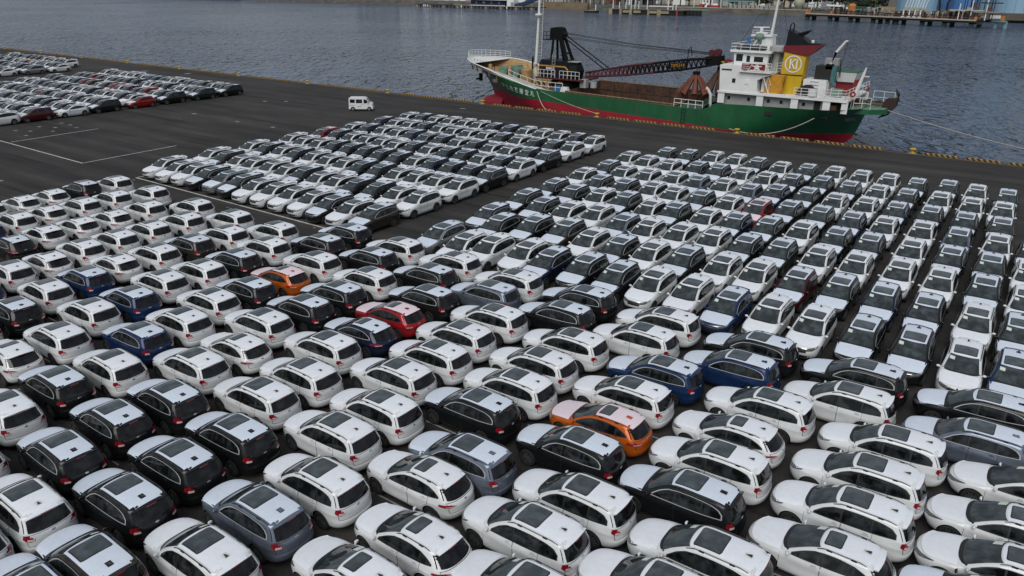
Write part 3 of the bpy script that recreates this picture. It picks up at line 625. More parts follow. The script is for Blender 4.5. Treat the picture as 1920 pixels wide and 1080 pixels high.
while xk > -262:
    if min(abs(xk - b) for b in BOLL) > 2.0: KX.append(xk)
    xk -= 4.02 if min(abs(xk - 2.0 - b) for b in BOLL) > 2.2 else 3.6
for i, x in enumerate(KX):
    o = link('kerb_block', kme); o.location = (x, QY - .35, 0)
    tag(o, 'striped kerb block on the quay edge, %s counted from the right side of the photo' % ordw(i + 1), 'kerb', 'striped kerb blocks along the quay edge')
M['bollard'] = mat('bollard_yellow', (.58, .40, .03), .55, var=.4, vscale=5)
bm_ = MB(); bm_.lathe([(.30, 0), (.30, .05), (.17, .08), (.15, .28), (.20, .34), (.34, .40), (.36, .47), (.30, .53), (.001, .57)], 14)
bme_ = bm_.mesh('bollard', ['bollard'], 40); base_ = MB().box((0, 0, .02), (.9, .9, .04)).mesh('base_plate', ['concrete'])
for i, x in enumerate(BOLL):
    if x > 5 or x < -245: continue
    r = bpy.data.objects.new('mooring_bollard', None); COL.objects.link(r); r.location = (x, QY - .42, 0)
    tag(r, 'yellow mushroom mooring bollard on the quay edge, %s counted from the right' % ordw(i), 'bollard', 'mooring bollards along the quay')
    h = link('bollard_head', bme_, r); h.location.z = .03; link('base_plate', base_, r)
# ------------------------------------------------------------------ gravel carrier ship
YC = 101.5
M['hullgreen'] = mat('hull_green', (.011, .112, .040), .45, var=.40, vscale=.35, bump=.15, bscale=1.2, stretch=(1, 1, .5), col2=(.009, .062, .026))
M['hullred'] = mat('hull_red', (.32, .009, .026), .55, var=.5, vscale=.4, col2=(.22, .010, .022))
M['hullwhite'] = mat('hull_white', (.66, .67, .66), .5, var=.3, vscale=.8, col2=(.40, .38, .34))
M['shipwhite'] = mat('superstructure_white', (.74, .755, .75), .45, var=.14, vscale=.6)
M['shipgrey'] = mat('superstructure_grey', (.36, .37, .36), .55, var=.2, vscale=.9)
M['tan'] = mat('deck_tan', (.42, .27, .10), .65, var=.4, vscale=1.5, col2=(.22, .14, .07))
M['deckgreen'] = mat('deck_green', (.045, .12, .075), .7, var=.4, vscale=1.2)
M['palegreen'] = mat('pale_green', (.16, .27, .20), .6, var=.35, vscale=2)
M['rust'] = mat('rusty_steel', (.135, .072, .042), .85, var=.6, vscale=1.3, bump=.3, bscale=3, col2=(.055, .030, .020), objvar=.16)
M['rustlight'] = mat('rusty_edge', (.21, .125, .075), .85, var=.5, vscale=2)
M['cranenavy'] = mat('crane_navy', (.009, .011, .016), .5, spec=.25, var=.3, vscale=2)
M['craneblack'] = mat('crane_black', (.007, .007, .008), .75, spec=.15, var=.3, vscale=2)
M['cranered'] = mat('crane_maroon', (.085, .010, .016), .5, var=.4, vscale=1.5)
M['craneyellow'] = mat('crane_yellow', (.52, .26, .02), .5, var=.3, vscale=2)
M['graborange'] = mat('grab_rust_orange', (.17, .038, .014), .7, var=.5, vscale=1.6, col2=(.075, .026, .016))
M['funnelyellow'] = mat('funnel_yellow', (.56, .37, .012), .45, var=.2, vscale=1.3)
M['funnelred'] = mat('funnel_red', (.16, .012, .016), .5, var=.25, vscale=2)
M['redpaint'] = mat('red_paint', (.26, .014, .018), .5, var=.3, vscale=3)
M['tarp'] = mat('orange_tarpaulin', (.56, .27, .018), .75, var=.25, vscale=2.5, bump=.6, bscale=2.2)
M['teal'] = mat('teal_paint', (.05, .16, .15), .55, var=.3, vscale=2)
M['dkglass'] = mat('ship_window_glass', (.015, .02, .022), .08, coat=.4)
M['dark'] = mat('dark_opening', (.012, .012, .012), .8)
M['rope'] = mat('rope_fibre', (.45, .43, .36), .9, var=.3, vscale=8)
M['wire'] = mat('steel_wire', (.03, .032, .034), .5, metal=.4)
M['white'] = mat('white_paint', (.70, .71, .70), .5, var=.12, vscale=3)
M['bluebag'] = mat('blue_sheet', (.04, .16, .34), .7, var=.3, vscale=4)
M['anchor'] = mat('anchor_rust', (.038, .020, .016), .85, var=.4, vscale=3)
M['haz'] = stripes('hazard_stripes', .9, 1.0, (.50, .34, .03), (.012, .012, .012))
ship = Thing('gravel_carrier_ship', (-47, YC, WZ), 'green and red hulled gravel carrier with white wheelhouse moored at the quay', 'ship')
ztop = tab('-80:6.05 -78.9:5.9 -75:5.55 -72.5:5.2 -67.4:3.85 -63.5:2.9 -62:2.62 -57:2.52 -46.7:2.34 -40:2.12 -36.6:2.08 -35.3:3.0 -33:3.12 -28:3.25 -22:3.4 -17:3.66 -15:3.7')
xstem = tab('-9:-72 -3:-73.6 -.9:-74 .3:-74.3 1.2:-74.7 2.5:-75.5 4.2:-76.9 5.2:-78.3 6.05:-79.2'); xstern = tab('-9:-30 -4:-25 -2.5:-22 -.75:-18.7 1:-18.0 3:-17.4 3.8:-17.2')
zred = tab('-80:1.3 -74.7:1.18 -68:1.15 -62.5:1.0 -55.5:.66 -46.5:.34 -38.6:.08 -33:-.12 -27:-.2 -17:.0')
zwhite = tab('-80:5.2 -78.5:4.9 -75:4.5 -72:4.22 -67.4:3.12 -63:2.62 -61.6:2.55')
def hb(X, z):
    zt_ = ztop(X); v = np.clip((zt_ - z) / 6., 0, 1)          # 0 at the deck, 1 deep
    xs, xe = xstem(z), xstern(z); u = np.clip(X - xs, 0, None); e = np.clip(xe - X, 0, None)
    Lf = 7.5 + 15 * v; La = 3.5 + 19 * v; pf = .62 + .45 * v; pa = .2 + 1.1 * v
    f = np.sin(np.clip(u / Lf, 0, 1) * math.pi / 2) ** pf; a = np.sin(np.clip(e / La, 0, 1) * math.pi / 2) ** pa
    return 6.3 * f * a * (1 - .85 * np.clip((X + 31) / 13, 0, 1) * v)
us = np.r_[0, .004, .012, .025, .045, .07, .10, .13, .165, .20, .235, .265, np.linspace(.29, .70, 19), .705, .712, .74, .78, .82, .86, .90, .93, .955, .975, .988, .997, 1]
def hull_part(lv_top, lv_bot, nr, name, m, cap=False):
    mb = MB()
    for sd in (-1, 1):
        P = []
        for j in range(nr):
            row = []
            for u in us:
                Xt = -79.2 + u * (79.2 - 17.2)
                z = lv_top(Xt) + (lv_bot(Xt) - lv_top(Xt)) * j / (nr - 1)
                X = float(xstem(z)) + u * (float(xstern(z)) - float(xstem(z)))
                row.append((X, YC + sd * float(hb(X, z)), z))
            P.append(row)
        mb.grid(P)
    return ship.part(name, mb, [m], 50)
fz = lambda f: (lambda X: float(f(X)))
mid_top = lambda X: float(zwhite(X)) if X < -61.8 else float(ztop(X))
hull_part(fz(ztop), mid_top, 4, 'bow_bulwark', 'hullwhite'); hull_part(mid_top, fz(zred), 8, 'hull', 'hullgreen'); hull_part(fz(zred), lambda X: -4.5, 8, 'bottom_paint', 'hullred')
b = MB(); b.lathe([(.02, -3.4), (.5, -3.2), (.95, -2.4), (1.25, -1.0), (1.35, 1.5)], 16, c=(-73.4, 0, 0), axis='x'); b.v = [(p[0], p[1] + YC, p[2] * 1.25 - 1.35) for p in b.v]; ship.part('bulbous_bow', b, ['hullred'], 60)
# decks (inside the bulwark)
def deck(name, xa, xb, dz, m, n=14, inset=.06):
    P = []
    for X in np.linspace(xa, xb, n):
        z = float(ztop(X)) - dz; w_ = max(.02, float(hb(X, z + .01)) - inset); P.append([(X, YC - w_, z), (X, YC, z + .05), (X, YC + w_, z)])
    return ship.part(name, MB().grid(P), [m], 50)
deck('forecastle_deck', -78.0, -63.5, 1.15, 'tan'); deck('main_deck', -64, -57.8, .18, 'rust'); deck('side_deck', -40.3, -35.6, .10, 'deckgreen'); deck('poop_deck', -35.3, -17.6, .35, 'deckgreen')
# inner bulwark with frames, tan
mb = MB()
for sd in (-1, 1):
    P = []
    for X in np.linspace(-78.3, -61.8, 22):
        P.append([(X, YC + sd * (float(hb(X, float(ztop(X)))) - .12), float(ztop(X)) - .01), (X, YC + sd * max(.03, float(hb(X, float(ztop(X)) - 1.1)) - .14), float(ztop(X)) - 1.13)])
    mb.grid(np.array(P))
ship.part('inner_bulwark', mb, ['tan'], 60)
for i, X in enumerate(np.linspace(-75.5, -63.5, 9)):
    for sd in (1, -1):
        y = YC + sd * (float(hb(X, float(ztop(X)))) - .45); z = float(ztop(X)); mb = MB()
        mb.add([(X - .04, y + sd * .3, z - .04), (X + .04, y + sd * .3, z - .04), (X - .04, y + sd * .15, z - 1.1), (X + .04, y + sd * .15, z - 1.1), (X - .04, y - sd * .35, z - 1.1), (X + .04, y - sd * .35, z - 1.1)], [(0, 1, 3, 2), (0, 2, 4), (1, 5, 3), (0, 4, 5, 1), (2, 3, 5, 4)])
        ship.part('bulwark_frame', mb, ['tan'])
mb = MB()
for sd in (-1, 1): mb.tube([(X, YC + sd * float(hb(X, float(ztop(X)))), float(ztop(X)) + .03) for X in np.linspace(-79.1, -62, 26)], .09, 5)
ship.part('bulwark_rim', mb, ['white'], 50)
# white bow platform and its rail
mb = MB(); pts = []
for t in np.linspace(-1, 1, 19): X = -79.0 + 4.2 * abs(t) ** 1.7; pts.append((X, YC + (1 if t > 0 else -1) * (float(hb(X, float(ztop(X))) - .02)) if abs(t) > .02 else YC, float(ztop(X))))
ct = (-74.8, YC, 5.45); mb.add([(p[0] + .1, p[1], p[2] - .05) for p in pts] + [ct], [(i, i + 1, len(pts)) for i in range(len(pts) - 1)]); ship.part('bow_platform', mb, ['white'], 50)
def rail(name, pts, h=1.0, nbar=3, r=.028, every=1, m='white', th=ship, parent=None):
    mb = MB(); pts = [Vector(p) for p in pts]
    for k in range(nbar): mb.tube([p + Vector((0, 0, h * (k + 1) / nbar)) for p in pts], r, 4)
    for p in pts[::every]: mb.bar(p, p + Vector((0, 0, h)), r * 1.15, 4)
    return th.part(name, mb, [m], None, parent)
def along(a, b, n): return [Vector(a).lerp(Vector(b), i / n) for i in range(n + 1)]
rail('bow_rail', [(p[0] + .1, p[1], p[2]) for p in pts] , 1.05, 3, .03)
rail('side_rail', [(X, YC - float(hb(X, 2.5)) + .2, float(ztop(X)) - .05) for X in np.linspace(-67.5, -57.6, 9)], 1.25, 2, .04)
rail('side_rail', along((-41.2 + 1.0, YC - 6.05, 2.1), (-36.2, YC - 6.05, 2.05), 4), 1.05, 2, .04)
# lettering on the bow and stern: name painted on the plating
def text_mesh(s, size, th=.0):
    cu = bpy.data.curves.new('t', 'FONT'); cu.body = s; cu.size = size; cu.extrude = th; cu.align_x = 'CENTER'; cu.align_y = 'CENTER'
    o = bpy.data.objects.new('t', cu); COL.objects.link(o); dg = bpy.context.evaluated_depsgraph_get(); me = bpy.data.meshes.new_from_object(o.evaluated_get(dg)); bpy.data.objects.remove(o)
    v = np.zeros(len(me.vertices) * 3); me.vertices.foreach_get('co', v); f = [tuple(p.vertices) for p in me.polygons]; bpy.data.meshes.remove(me)
    return v.reshape(-1, 3), f
def letter(s, size, place, name, m, th=None, parent=None, wide=1.):
    v, f = text_mesh(s, size)
    if len(v) == 0: return
    mb = MB(); mb.add([place(p[0] * wide, p[1]) for p in v], f); (th or ship).part(name, mb, [m], None, parent)
def on_hull(X0, z0, slope):
    def q(a, b):
        X = X0 + a; z = z0 + b + slope * a; return (X, YC - float(hb(X, z)) - .035, z)
    return q
for i, ch in enumerate('第五拾五勝宝丸'):
    X = -68.6 + i * .98; letter(ch, .86, on_hull(X, float(zwhite(X)) - .72, -.2), 'ship_name_letter', 'white', wide=.85)
for i, ch in enumerate('第五'):
    X = -18.95 + i * .5; letter(ch, .62, on_hull(X, 2.0, 0), 'ship_name_letter', 'shipgrey')
for X, z in ((-71.6, 2.75), (-70.4, 2.0)): letter('I', .75, on_hull(X, z, 0), 'draft_mark', 'white')
for X in (-52.6, -45.4, -40.4): # plate seams
    mb = MB(); mb.grid([[(X - .05, YC - float(hb(X, z)) - .02, z), (X + .05, YC - float(hb(X, z)) - .02, z)] for z in np.linspace(float(ztop(X)) - .05, float(zred(X)), 5)]); ship.part('plate_seam', mb, ['rust'])
for X, z, w_, h_ in ((-27.6, 2.4, .9, .45), (-21.2, 2.5, 1.0, .35)):
    mb = MB(); mb.box((X, YC - float(hb(X, z)), z), (w_, .12, h_)); ship.part('fairlead', mb, ['dark'])
mb = MB()
for X in (-38.9, -38.4): mb.bar((X, YC - 6.4, 2.0), (X, YC - 6.4, -1.2), .035, 4)
for z in np.linspace(-1, 1.9, 8): mb.bar((-38.9, YC - 6.4, z), (-38.4, YC - 6.4, z), .03, 4)
ship.part('side_ladder', mb, ['dark'])
# ----- hold
hx0, hx1, hy = -57.6, -40.2, 5.3
def hold_z(X, far): return (2.58 - .021 * (X + 57.6)) if not far else (3.15 - .015 * (X + 57.6))
mb = MB()
mb.add([(hx0, YC - hy, hold_z(hx0, 0)), (hx1, YC - hy, hold_z(hx1, 0)), (hx1, YC + hy, hold_z(hx1, 1)), (hx0, YC + hy, hold_z(hx0, 1)), (hx0, YC - hy, -2.5), (hx1, YC - hy, -2.5), (hx1, YC + hy, -2.5), (hx0, YC + hy, -2.5)],
       [(0, 4, 5, 1), (1, 5, 6, 2), (2, 6, 7, 3), (3, 7, 4, 0), (4, 7, 6, 5)])
hold = ship.part('cargo_hold', mb, ['rust'])
for i in range(13):      # rusty lining plates of the far wall, each one its own plate
    for j in range(2):
        xa = hx0 + (hx1 - hx0) * i / 13; xb = hx0 + (hx1 - hx0) * (i + 1) / 13 - .07; zt_ = hold_z(xa, 1) - .12 - j * 1.35
        m_ = MB(); m_.box(((xa + xb) / 2, YC + hy - .05 - .02 * ((i * 7 + j * 3) % 4), zt_ - .62), (xb - xa, .05, 1.26)); ship.part('hold_plate', m_, ['rust'], None, hold)
for i in range(4):
    ya = YC - hy + 2 * hy * i / 4; m_ = MB(); m_.box((hx1 - .05, ya + hy / 4, 1.4), (.05, hy / 2 - .08, 2.2)); ship.part('hold_plate', m_, ['rust'], None, hold)
mb = MB()
for a, b_ in (((hx0, YC - hy, hold_z(hx0, 0)), (hx1, YC - hy, hold_z(hx1, 0))), ((hx0, YC + hy, hold_z(hx0, 1)), (hx1, YC + hy, hold_z(hx1, 1))), ((hx1, YC - hy, hold_z(hx1, 0)), (hx1, YC + hy, hold_z(hx1, 1)))): mb.tube([a, b_], .13, 4)
ship.part('hatch_coaming', mb, ['rustlight'])
P = [[(X, YC - 6.28, float(ztop(X)) - .01), (X, YC - hy - .02, hold_z(X, 0) - .12)] for X in np.linspace(hx0 - .6, hx1, 12)]; ship.part('gangway_deck', MB().grid(P), ['rustlight'])
P = [[(X, YC + hy + .02, hold_z(X, 1) - .5), (X, YC + 6.28, float(ztop(X)) - .01)] for X in np.linspace(hx0 - .6, hx1, 12)]; ship.part('gangway_deck', MB().grid(P), ['rust'])
# ----- fore deck gear
mb = MB(); mb.lathe([(.001, -.75), (.8, -.75), (.8, .75), (.001, .75)], 16, c=(-70.6, 0, 0), axis='y'); mb.v = [(p[0], p[1] + YC - 2.2, p[2] + 4.35) for p in mb.v]; ship.part('mooring_winch', mb, ['palegreen'], 40)
mb = MB(); mb.lathe([(.001, -.9), (1.0, -.9), (1.0, .9), (.001, .9)], 16, c=(-68.9, 0, 0), axis='y'); mb.v = [(p[0], p[1] + YC - 1.5, p[2] + 4.3) for p in mb.v]; mb.box((-68.9, YC - 1.4, 5.0), (1.2, 1.6, .5)); ship.part('mooring_winch', mb, ['palegreen'], 40)
for x, y, r, h, m in ((-66.9, -1.6, .95, 2.1, 'tan'), (-69.0, -3.2, .26, 2.0, 'tan'), (-73.2, -2.6, .32, .9, 'tan'), (-72.0, 1.2, .3, .8, 'tan')):
    z = float(ztop(x)) - 1.1; mb = MB(); mb.lathe([(r, z), (r, z + h), (r * .85, z + h + .12), (.01, z + h + .2)], 14, c=(x, YC + y, 0)); ship.part('deck_drum' if r > .5 else 'bitt', mb, [m], 40)
for x in np.linspace(-76.4, -72.4, 8):
    mb = MB(); mb.bar((x, YC - 2.6, float(ztop(x)) - 1.1), (x, YC - 2.6, float(ztop(x)) + .2), .05, 4); ship.part('chain_stopper_post', mb, ['craneblack'])
mb = MB(); mb.tube([(-67.2, YC + .5, 4.6), (-67.2, YC + .5, 6.3), (-67.0, YC + .3, 6.5)], .14, 6); ship.part('vent_pipe', mb, ['craneblack'])
mb = MB(); mb.box((-59.2, YC - 4.6, 2.75), (1.0, .8, .8)); ship.part('tarp_bundle', mb, ['bluebag']); mb = MB(); mb.box((-58.0, YC - 4.7, 2.75), (1.3, .8, .7), taper=.7); ship.part('tarp_bundle', mb, ['white'])
for x in (-61.7, -61.0): mb = MB(); mb.bar((x, YC - 5.2, 2.4), (x, YC - 5.2, 4.0 if x > -61.5 else 3.4), .16, 7); ship.part('bitt', mb, ['tan'])
mb = MB(); mb.box((-75.9, YC - 1.6, 3.0), (.4, .5, 1.2)); mb.box((-76.3, YC - 1.7, 2.7), (.3, 1.0, .25)); ship.part('bow_anchor', mb, ['craneblack'])
mb = MB(); mb.box((-69.6, YC - 6.2, 3.3), (.8, .4, .45)); ship.part('hawse_pipe', mb, ['rustlight'])
# ----- fore mast
mb = MB(); mb.tube([(-66.45, YC, 1.7), (-66.1, YC, 8), (-65.85, YC, 13), (-65.75, YC, 17.5)], [.28, .23, .19, .15], 9); mast = ship.part('fore_mast', mb, ['white'], 40)
mb = MB(); mb.lathe([(.1, 12.2), (.55, 12.6), (.62, 12.7), (.62, 12.82), (.2, 12.95)], 10, c=(-65.9, YC, 0)); ship.part('mast_platform', mb, ['white'], 40, mast)
for dz, dy in ((9.6, .4), (5.4, -.4), (12.2, .7)): mb = MB(); mb.box((-66.1 + (dz - 8) * .05, YC + dy * .5, dz), (.5, .5, .25)); ship.part('mast_lamp', mb, ['shipgrey'], None, mast)
mb = MB(); mb.bar((-65.55, YC + .25, 3), (-65.2, YC + .25, 17), .035, 4)
for z in np.arange(3.2, 17, .45): mb.bar((-65.95 + (z - 3) * .03, YC + .25, z), (-65.55 + (z - 3) * .025, YC + .25, z), .025, 3)
ship.part('mast_ladder', mb, ['white'], None, mast)
for q in ((-62.5, YC + 4, 2.6), (-62.0, YC - 4.5, 2.6), (-70, YC - 3, 4.4), (-70, YC + 3, 4.4)): mb = MB(); mb.bar((-65.9, YC, 12.6), q, .02, 3); ship.part('mast_stay', mb, ['wire'], None, mast)
# ----- superstructure
def chamfer_house(name, x0, x1, y0, y1, z0, z1, m, rake0=0., rake1=0., parent=None):
    mb = MB(); mb.add([(x0, y0, z0), (x1, y0, z0), (x1, y1, z0), (x0, y1, z0), (x0 + rake0, y0, z1), (x1 + rake1, y0, z1), (x1 + rake1, y1, z1), (x0 + rake0, y1, z1)],
                      [(0, 3, 2, 1), (4, 5, 6, 7), (0, 1, 5, 4), (1, 2, 6, 5), (2, 3, 7, 6), (3, 0, 4, 7)]); return ship.part(name, mb, [m], None, parent)
yn, yf = YC - 5.75, YC + 5.75
dh = chamfer_house('lower_deckhouse', -33.9, -21.5, yn + .75, yf - .75, 2.8, 4.42, 'shipgrey')
mb = MB(); mb.box((-26.6, YC, 4.52), (15.8, 11.7, .22)); ship.part('boat_deck', mb, ['shipwhite'])
for x in (-34.0, -29.0, -24.75, -21.0, -18.95):
    yp = YC - float(hb(x, float(ztop(x)) - .05)) + .16; mb = MB(); mb.box((x, max(yp, yn + .12), 3.78), (.85 if x < -20 else .7, .22, 1.34)); ship.part('deck_pillar', mb, ['shipwhite'])
    mb = MB(); mb.box((x, yf - .12, 3.72), (.85, .22, 1.46)); ship.part('deck_pillar', mb, ['shipwhite'])
for x in (-33.2, -30.6, -28.1, -26.5, -23.8):
    mb = MB(); mb.box((x, yn + .73, 3.75), (.36, .06, .40)); ship.part('port_window', mb, ['dkglass'], None, dh)
mb = MB(); mb.box((-22.2, yn + .73, 3.6), (.75, .05, 1.5)); ship.part('door', mb, ['dark'], None, dh)
mb = MB(); mb.box((-19.3, YC, 3.55), (.1, 9.0, 1.7)); mb.box((-20.3, YC - 4.6, 3.6), (1.8, .08, 1.5)); ship.part('bulkhead', mb, ['dark'])
mb = MB(); mb.box((-21.0 + .6, yn + .6, 3.45), (1.0, .1, .95)); ship.part('crate', mb, ['rust'])
# forward house (two storeys) with the open stair bay
mb = MB()
mb.prism([(-34.3, 4.63), (-29.3, 4.63), (-29.5, 4.9), (-29.6, 6.2), (-29.0, 6.55), (-27.9, 6.95), (-27.9, 7.15), (-30.9, 7.15), (-31.6, 7.8), (-34.55, 7.8)], yn + .02, yf - .02, axis='y')
fh_ = ship.part('forward_house', mb, ['shipwhite'])
for x, z, w_, h_ in ((-32.55, 6.0, .42, .52),): mb = MB(); mb.box((x, yn, z), (w_, .06, h_)); ship.part('port_window', mb, ['dkglass'], None, fh_)
mb = MB(); mb.box((-30.9, yn, 5.95), (.55, .05, .6)); mb.box((-30.9, yn - .02, 5.95), (.42, .04, .46)); ship.part('port_window', mb, ['shipwhite'], None, fh_)
mb = MB(); mb.box((-33.6, yn + .0, 7.28), (1.3, .08, .16)); ship.part('vent_slot', mb, ['dark'], None, fh_)
for k in range(4):
    mb = MB(); mb.box((-34.46, YC - 4.0 + 2.6 * k, 6.6), (.06, .5, .6)); ship.part('port_window', mb, ['dkglass'], None, fh_)
mb = MB(); mb.box((-28.0, YC, 5.6), (2.6, 9.4, 1.9)); ship.part('inner_house', mb, ['shipgrey']); mb = MB(); mb.box((-29.0, yn + .9, 5.6), (.5, .05, 1.7)); ship.part('door', mb, ['white'])
# wheelhouse
wh = chamfer_house('wheelhouse', -33.3, -29.2, YC - 4.0, YC + 4.0, 7.15, 9.35, 'shipwhite', -.25, .1)
mb = MB(); mb.box((-31.3, YC, 9.46), (5.2, 8.9, .24)); ship.part('wheelhouse_roof', mb, ['shipwhite'])
for x, w_, z, h_ in ((-32.75, .85, 8.65, .85), (-31.6, .45, 8.55, .75), (-30.3, 1.15, 8.55, .62)):
    for sd in (-1, 1): mb = MB(); mb.box((x, YC + sd * 4.0, z), (w_, .06, h_)); ship.part('wheelhouse_window', mb, ['dkglass'], None, wh)
for k in range(6): mb = MB(); mb.box((-33.50, YC - 3.2 + 1.28 * k, 8.65), (.08, .95, .85), ry=-.11); ship.part('wheelhouse_window', mb, ['dkglass'], None, wh)
for k in range(2): mb = MB(); mb.box((-29.12, YC - 3.2 + 2.2 * k, 8.5), (.06, .6, .7)); ship.part('wheelhouse_window', mb, ['dkglass'], None, wh)
rail('roof_rail', [(-33.8, YC - 4.35, 9.58), (-32.6, YC - 4.35, 9.58), (-31.4, YC - 4.35, 9.58), (-30.2, YC - 4.35, 9.58), (-29, YC - 4.35, 9.58)], .75, 2, .035)
rail('roof_rail', [(-33.8, YC - 4.35, 9.58), (-33.8, YC - 1.4, 9.58), (-33.8, YC + 1.5, 9.58), (-33.8, YC + 4.35, 9.58)], .75, 2, .035)
mb = MB(); mb.box((-31.6, YC - 3.2, 9.85), (3.6, 1.0, .4)); ship.part('roof_locker', mb, ['dark'])
mb = MB(); mb.lathe([(.35, 9.6), (.35, 10.4), (.22, 10.5), (.22, 11.0), (.1, 11.1)], 9, c=(-32.4, YC - 2.2, 0)); ship.part('compass_stand', mb, ['bluebag'], 40)
mb = MB(); mb.bar((-30.9, YC - 2.8, 9.6), (-30.9, YC - 2.8, 10.8), .08, 6); mb.lathe([(.05, 10.7), (.55, 10.9), (.62, 11.2), (.45, 11.5), (.05, 11.62)], 10, c=(-30.9, YC - 2.8, 0)); ship.part('searchlight', mb, ['palegreen'], 40)
# bridge wing with the red house mark panel
mb = MB(); mb.box((-29.9, yn + .35, 7.2), (4.0, 1.5, .12)); wing = ship.part('bridge_wing', mb, ['shipwhite'])
rail('wing_rail', along((-31.5, yn - .35, 7.26), (-28.0, yn - .35, 7.26), 4), 1.05, 3, .03)
mb = MB(); mb.box((-30.15, yn - .40, 7.82), (2.9, .03, .72)); pn = ship.part('emblem_panel', mb, ['redpaint'])
mb = MB(); mb.lathe([(.001, -.02), (.30, -.02), (.30, .02), (.001, .02)], 14, c=(0, 0, 0), axis='y'); mb.v = [(p[0] - 29.7, yn - .435 + p[1], p[2] + 7.8) for p in mb.v]
for a in range(5):
    t = a * 2 * math.pi / 5 + math.pi / 2; mb.bar((-29.7 + .2 * math.cos(t), yn - .44, 7.8 + .2 * math.sin(t)), (-29.7 + .62 * math.cos(t), yn - .44, 7.8 + .40 * math.sin(t)), .07, 4)
for z in (7.62, 7.85, 8.08): mb.box((-31.1, yn - .43, z), (.8, .03, .05))
mb.bar((-30.7, yn - .44, 7.5), (-30.3, yn - .44, 8.15), .06, 4)
ship.part('house_emblem', mb, ['white'], None, pn)
# stair from the wing down to the boat deck
mb = MB()
for dy in (0, .7):
    mb.bar((-29.2, yn + .2 + dy, 7.2), (-28.1, yn + .2 + dy, 4.7), .07, 4); mb.bar((-29.0, yn + .2 + dy, 8.2), (-27.9, yn + .2 + dy, 5.7), .04, 4)
    for k in range(4): x = -29.1 + .33 * k; z = 7.1 - .76 * k; mb.bar((x, yn + .2 + dy, z), (x, yn + .2 + dy, z + 1.0), .035, 4)
for k in range(9): x = -29.1 + .12 * k; mb.box((x, yn + .55, 7.0 - .275 * k), (.22, .7, .04))
ship.part('stairway', mb, ['white'])
rail('upper_rail', along((-28.0, YC - 3.6, 7.2), (-25.0, YC - 3.0, 7.6), 5), 1.0, 3, .03)
# radar mast on the wheelhouse
mb = MB(); mb.box((-30.5, YC, 10.35), (1.5, 1.5, 1.7), taper=.85); mb.box((-31.2, YC, 11.2), (2.7, 2.2, .22)); mb.box((-31.5, YC, 11.5), (1.4, .25, .2)); mb.bar((-32.4, YC - .7, 9.6), (-31.6, YC - .7, 11.1), .09, 5); mb.bar((-32.4, YC + .7, 9.6), (-31.6, YC + .7, 11.1), .09, 5); mb.prism([(-31.2, 9.6), (-29.9, 9.6), (-29.9, 11.1), (-30.6, 11.1)], YC - .9, YC - .7, axis='y')
rm_ = ship.part('radar_mast', mb, ['shipwhite'])
rail('radar_platform_rail', [(-32.4, YC - 1.05, 11.3), (-31.2, YC - 1.05, 11.3), (-30, YC - 1.05, 11.3)], .55, 2, .03)
mb = MB(); mb.tube([(-30.35, YC - .3, 9.6), (-30.1, YC - .3, 12.3), (-29.75, YC - .3, 17.5)], [.22, .18, .12], 7); ship.part('signal_mast', mb, ['white'], 40, rm_)
mb = MB(); mb.box((-31.6, YC, 11.8), (.35, .35, .7)); mb.bar((-32.5, YC - .6, 12.15), (-30.8, YC + .6, 12.15), .08, 4); ship.part('radar_scanner', mb, ['white'], None, rm_)
mb = MB(); mb.lathe([(.5, 9.4), (1.25, 9.6), (1.25, 10.1), (.9, 10.25), (.01, 10.3)], 14, c=(-28.3, YC - 2.5, 0)); mb.bar((-28.6, YC - 2.5, 7.2), (-28.4, YC - 2.5, 9.5), .5, 8); ship.part('vent_cowl', mb, ['shipgrey'], 40)
mb = MB(); mb.box((-27.9, YC + .5, 8.2), (1.8, 5.5, 2.2)); ship.part('after_wheelhouse', mb, ['shipgrey']); mb = MB(); mb.box((-27.2, YC - 2.28, 8.6), (.45, .05, .8)); ship.part('port_window', mb, ['dkglass'])
for a, q in (((-29.8, YC - .3, 17.2), (-27.6, YC + 4, 5)), ((-29.8, YC - .3, 17.2), (-24, YC - 2, 11)), ((-29.8, YC - .3, 17.2), (-33.6, YC - 3, 9.7)), ((-29.8, YC - .3, 17.2), (-33.6, YC + 3, 9.7)), ((-29.8, YC - .3, 17.2), (-27.0, YC - 5, 5))): mb = MB(); mb.bar(a, q, .022, 3); ship.part('mast_stay', mb, ['wire'])
# funnel
fy0, fy1 = YC - 3.9, YC - 2.0
mb = MB(); mb.prism([(-27.45, 4.6), (-24.84, 4.6), (-24.71, 7.0), (-24.62, 9.2), (-27.22, 9.65), (-27.36, 7.0)], fy0, fy1, axis='y'); fun = ship.part('funnel', mb, ['funnelyellow'])
mb = MB(); mb.prism([(-27.41, 9.66), (-24.59, 9.2), (-23.85, 9.75), (-22.95, 10.55), (-22.95, 10.62), (-25.74, 10.45), (-27.41, 10.35)], fy0 - .06, fy1 + .06, axis='y'); ship.part('funnel_band', mb, ['funnelred'], None, fun)
mb = MB(); mb.prism([(-27.27, 10.36), (-23.04, 10.62), (-23.31, 10.72), (-24.57, 10.8), (-25.83, 11.6), (-27.14, 12.25)], fy0 + .02, fy1 - .02, axis='y'); ship.part('funnel_top', mb, ['cranenavy'], None, fun)
mb = MB(); mb.prism([(-26.28, 11.75), (-25.29, 12.05), (-24.75, 12.2), (-25.11, 11.75), (-25.56, 11.5)], fy0 + .5, fy1 - .5, axis='y'); mb.tube([(-27.09, fy0 + .4, 12.1), (-27.05, fy0 + .4, 12.8), (-26.82, fy0 + .4, 13.0), (-26.59, fy0 + .4, 12.8), (-26.64, fy0 + .4, 12.0)], .08, 5); ship.part('exhaust_pipe', mb, ['craneblack'], None, fun)
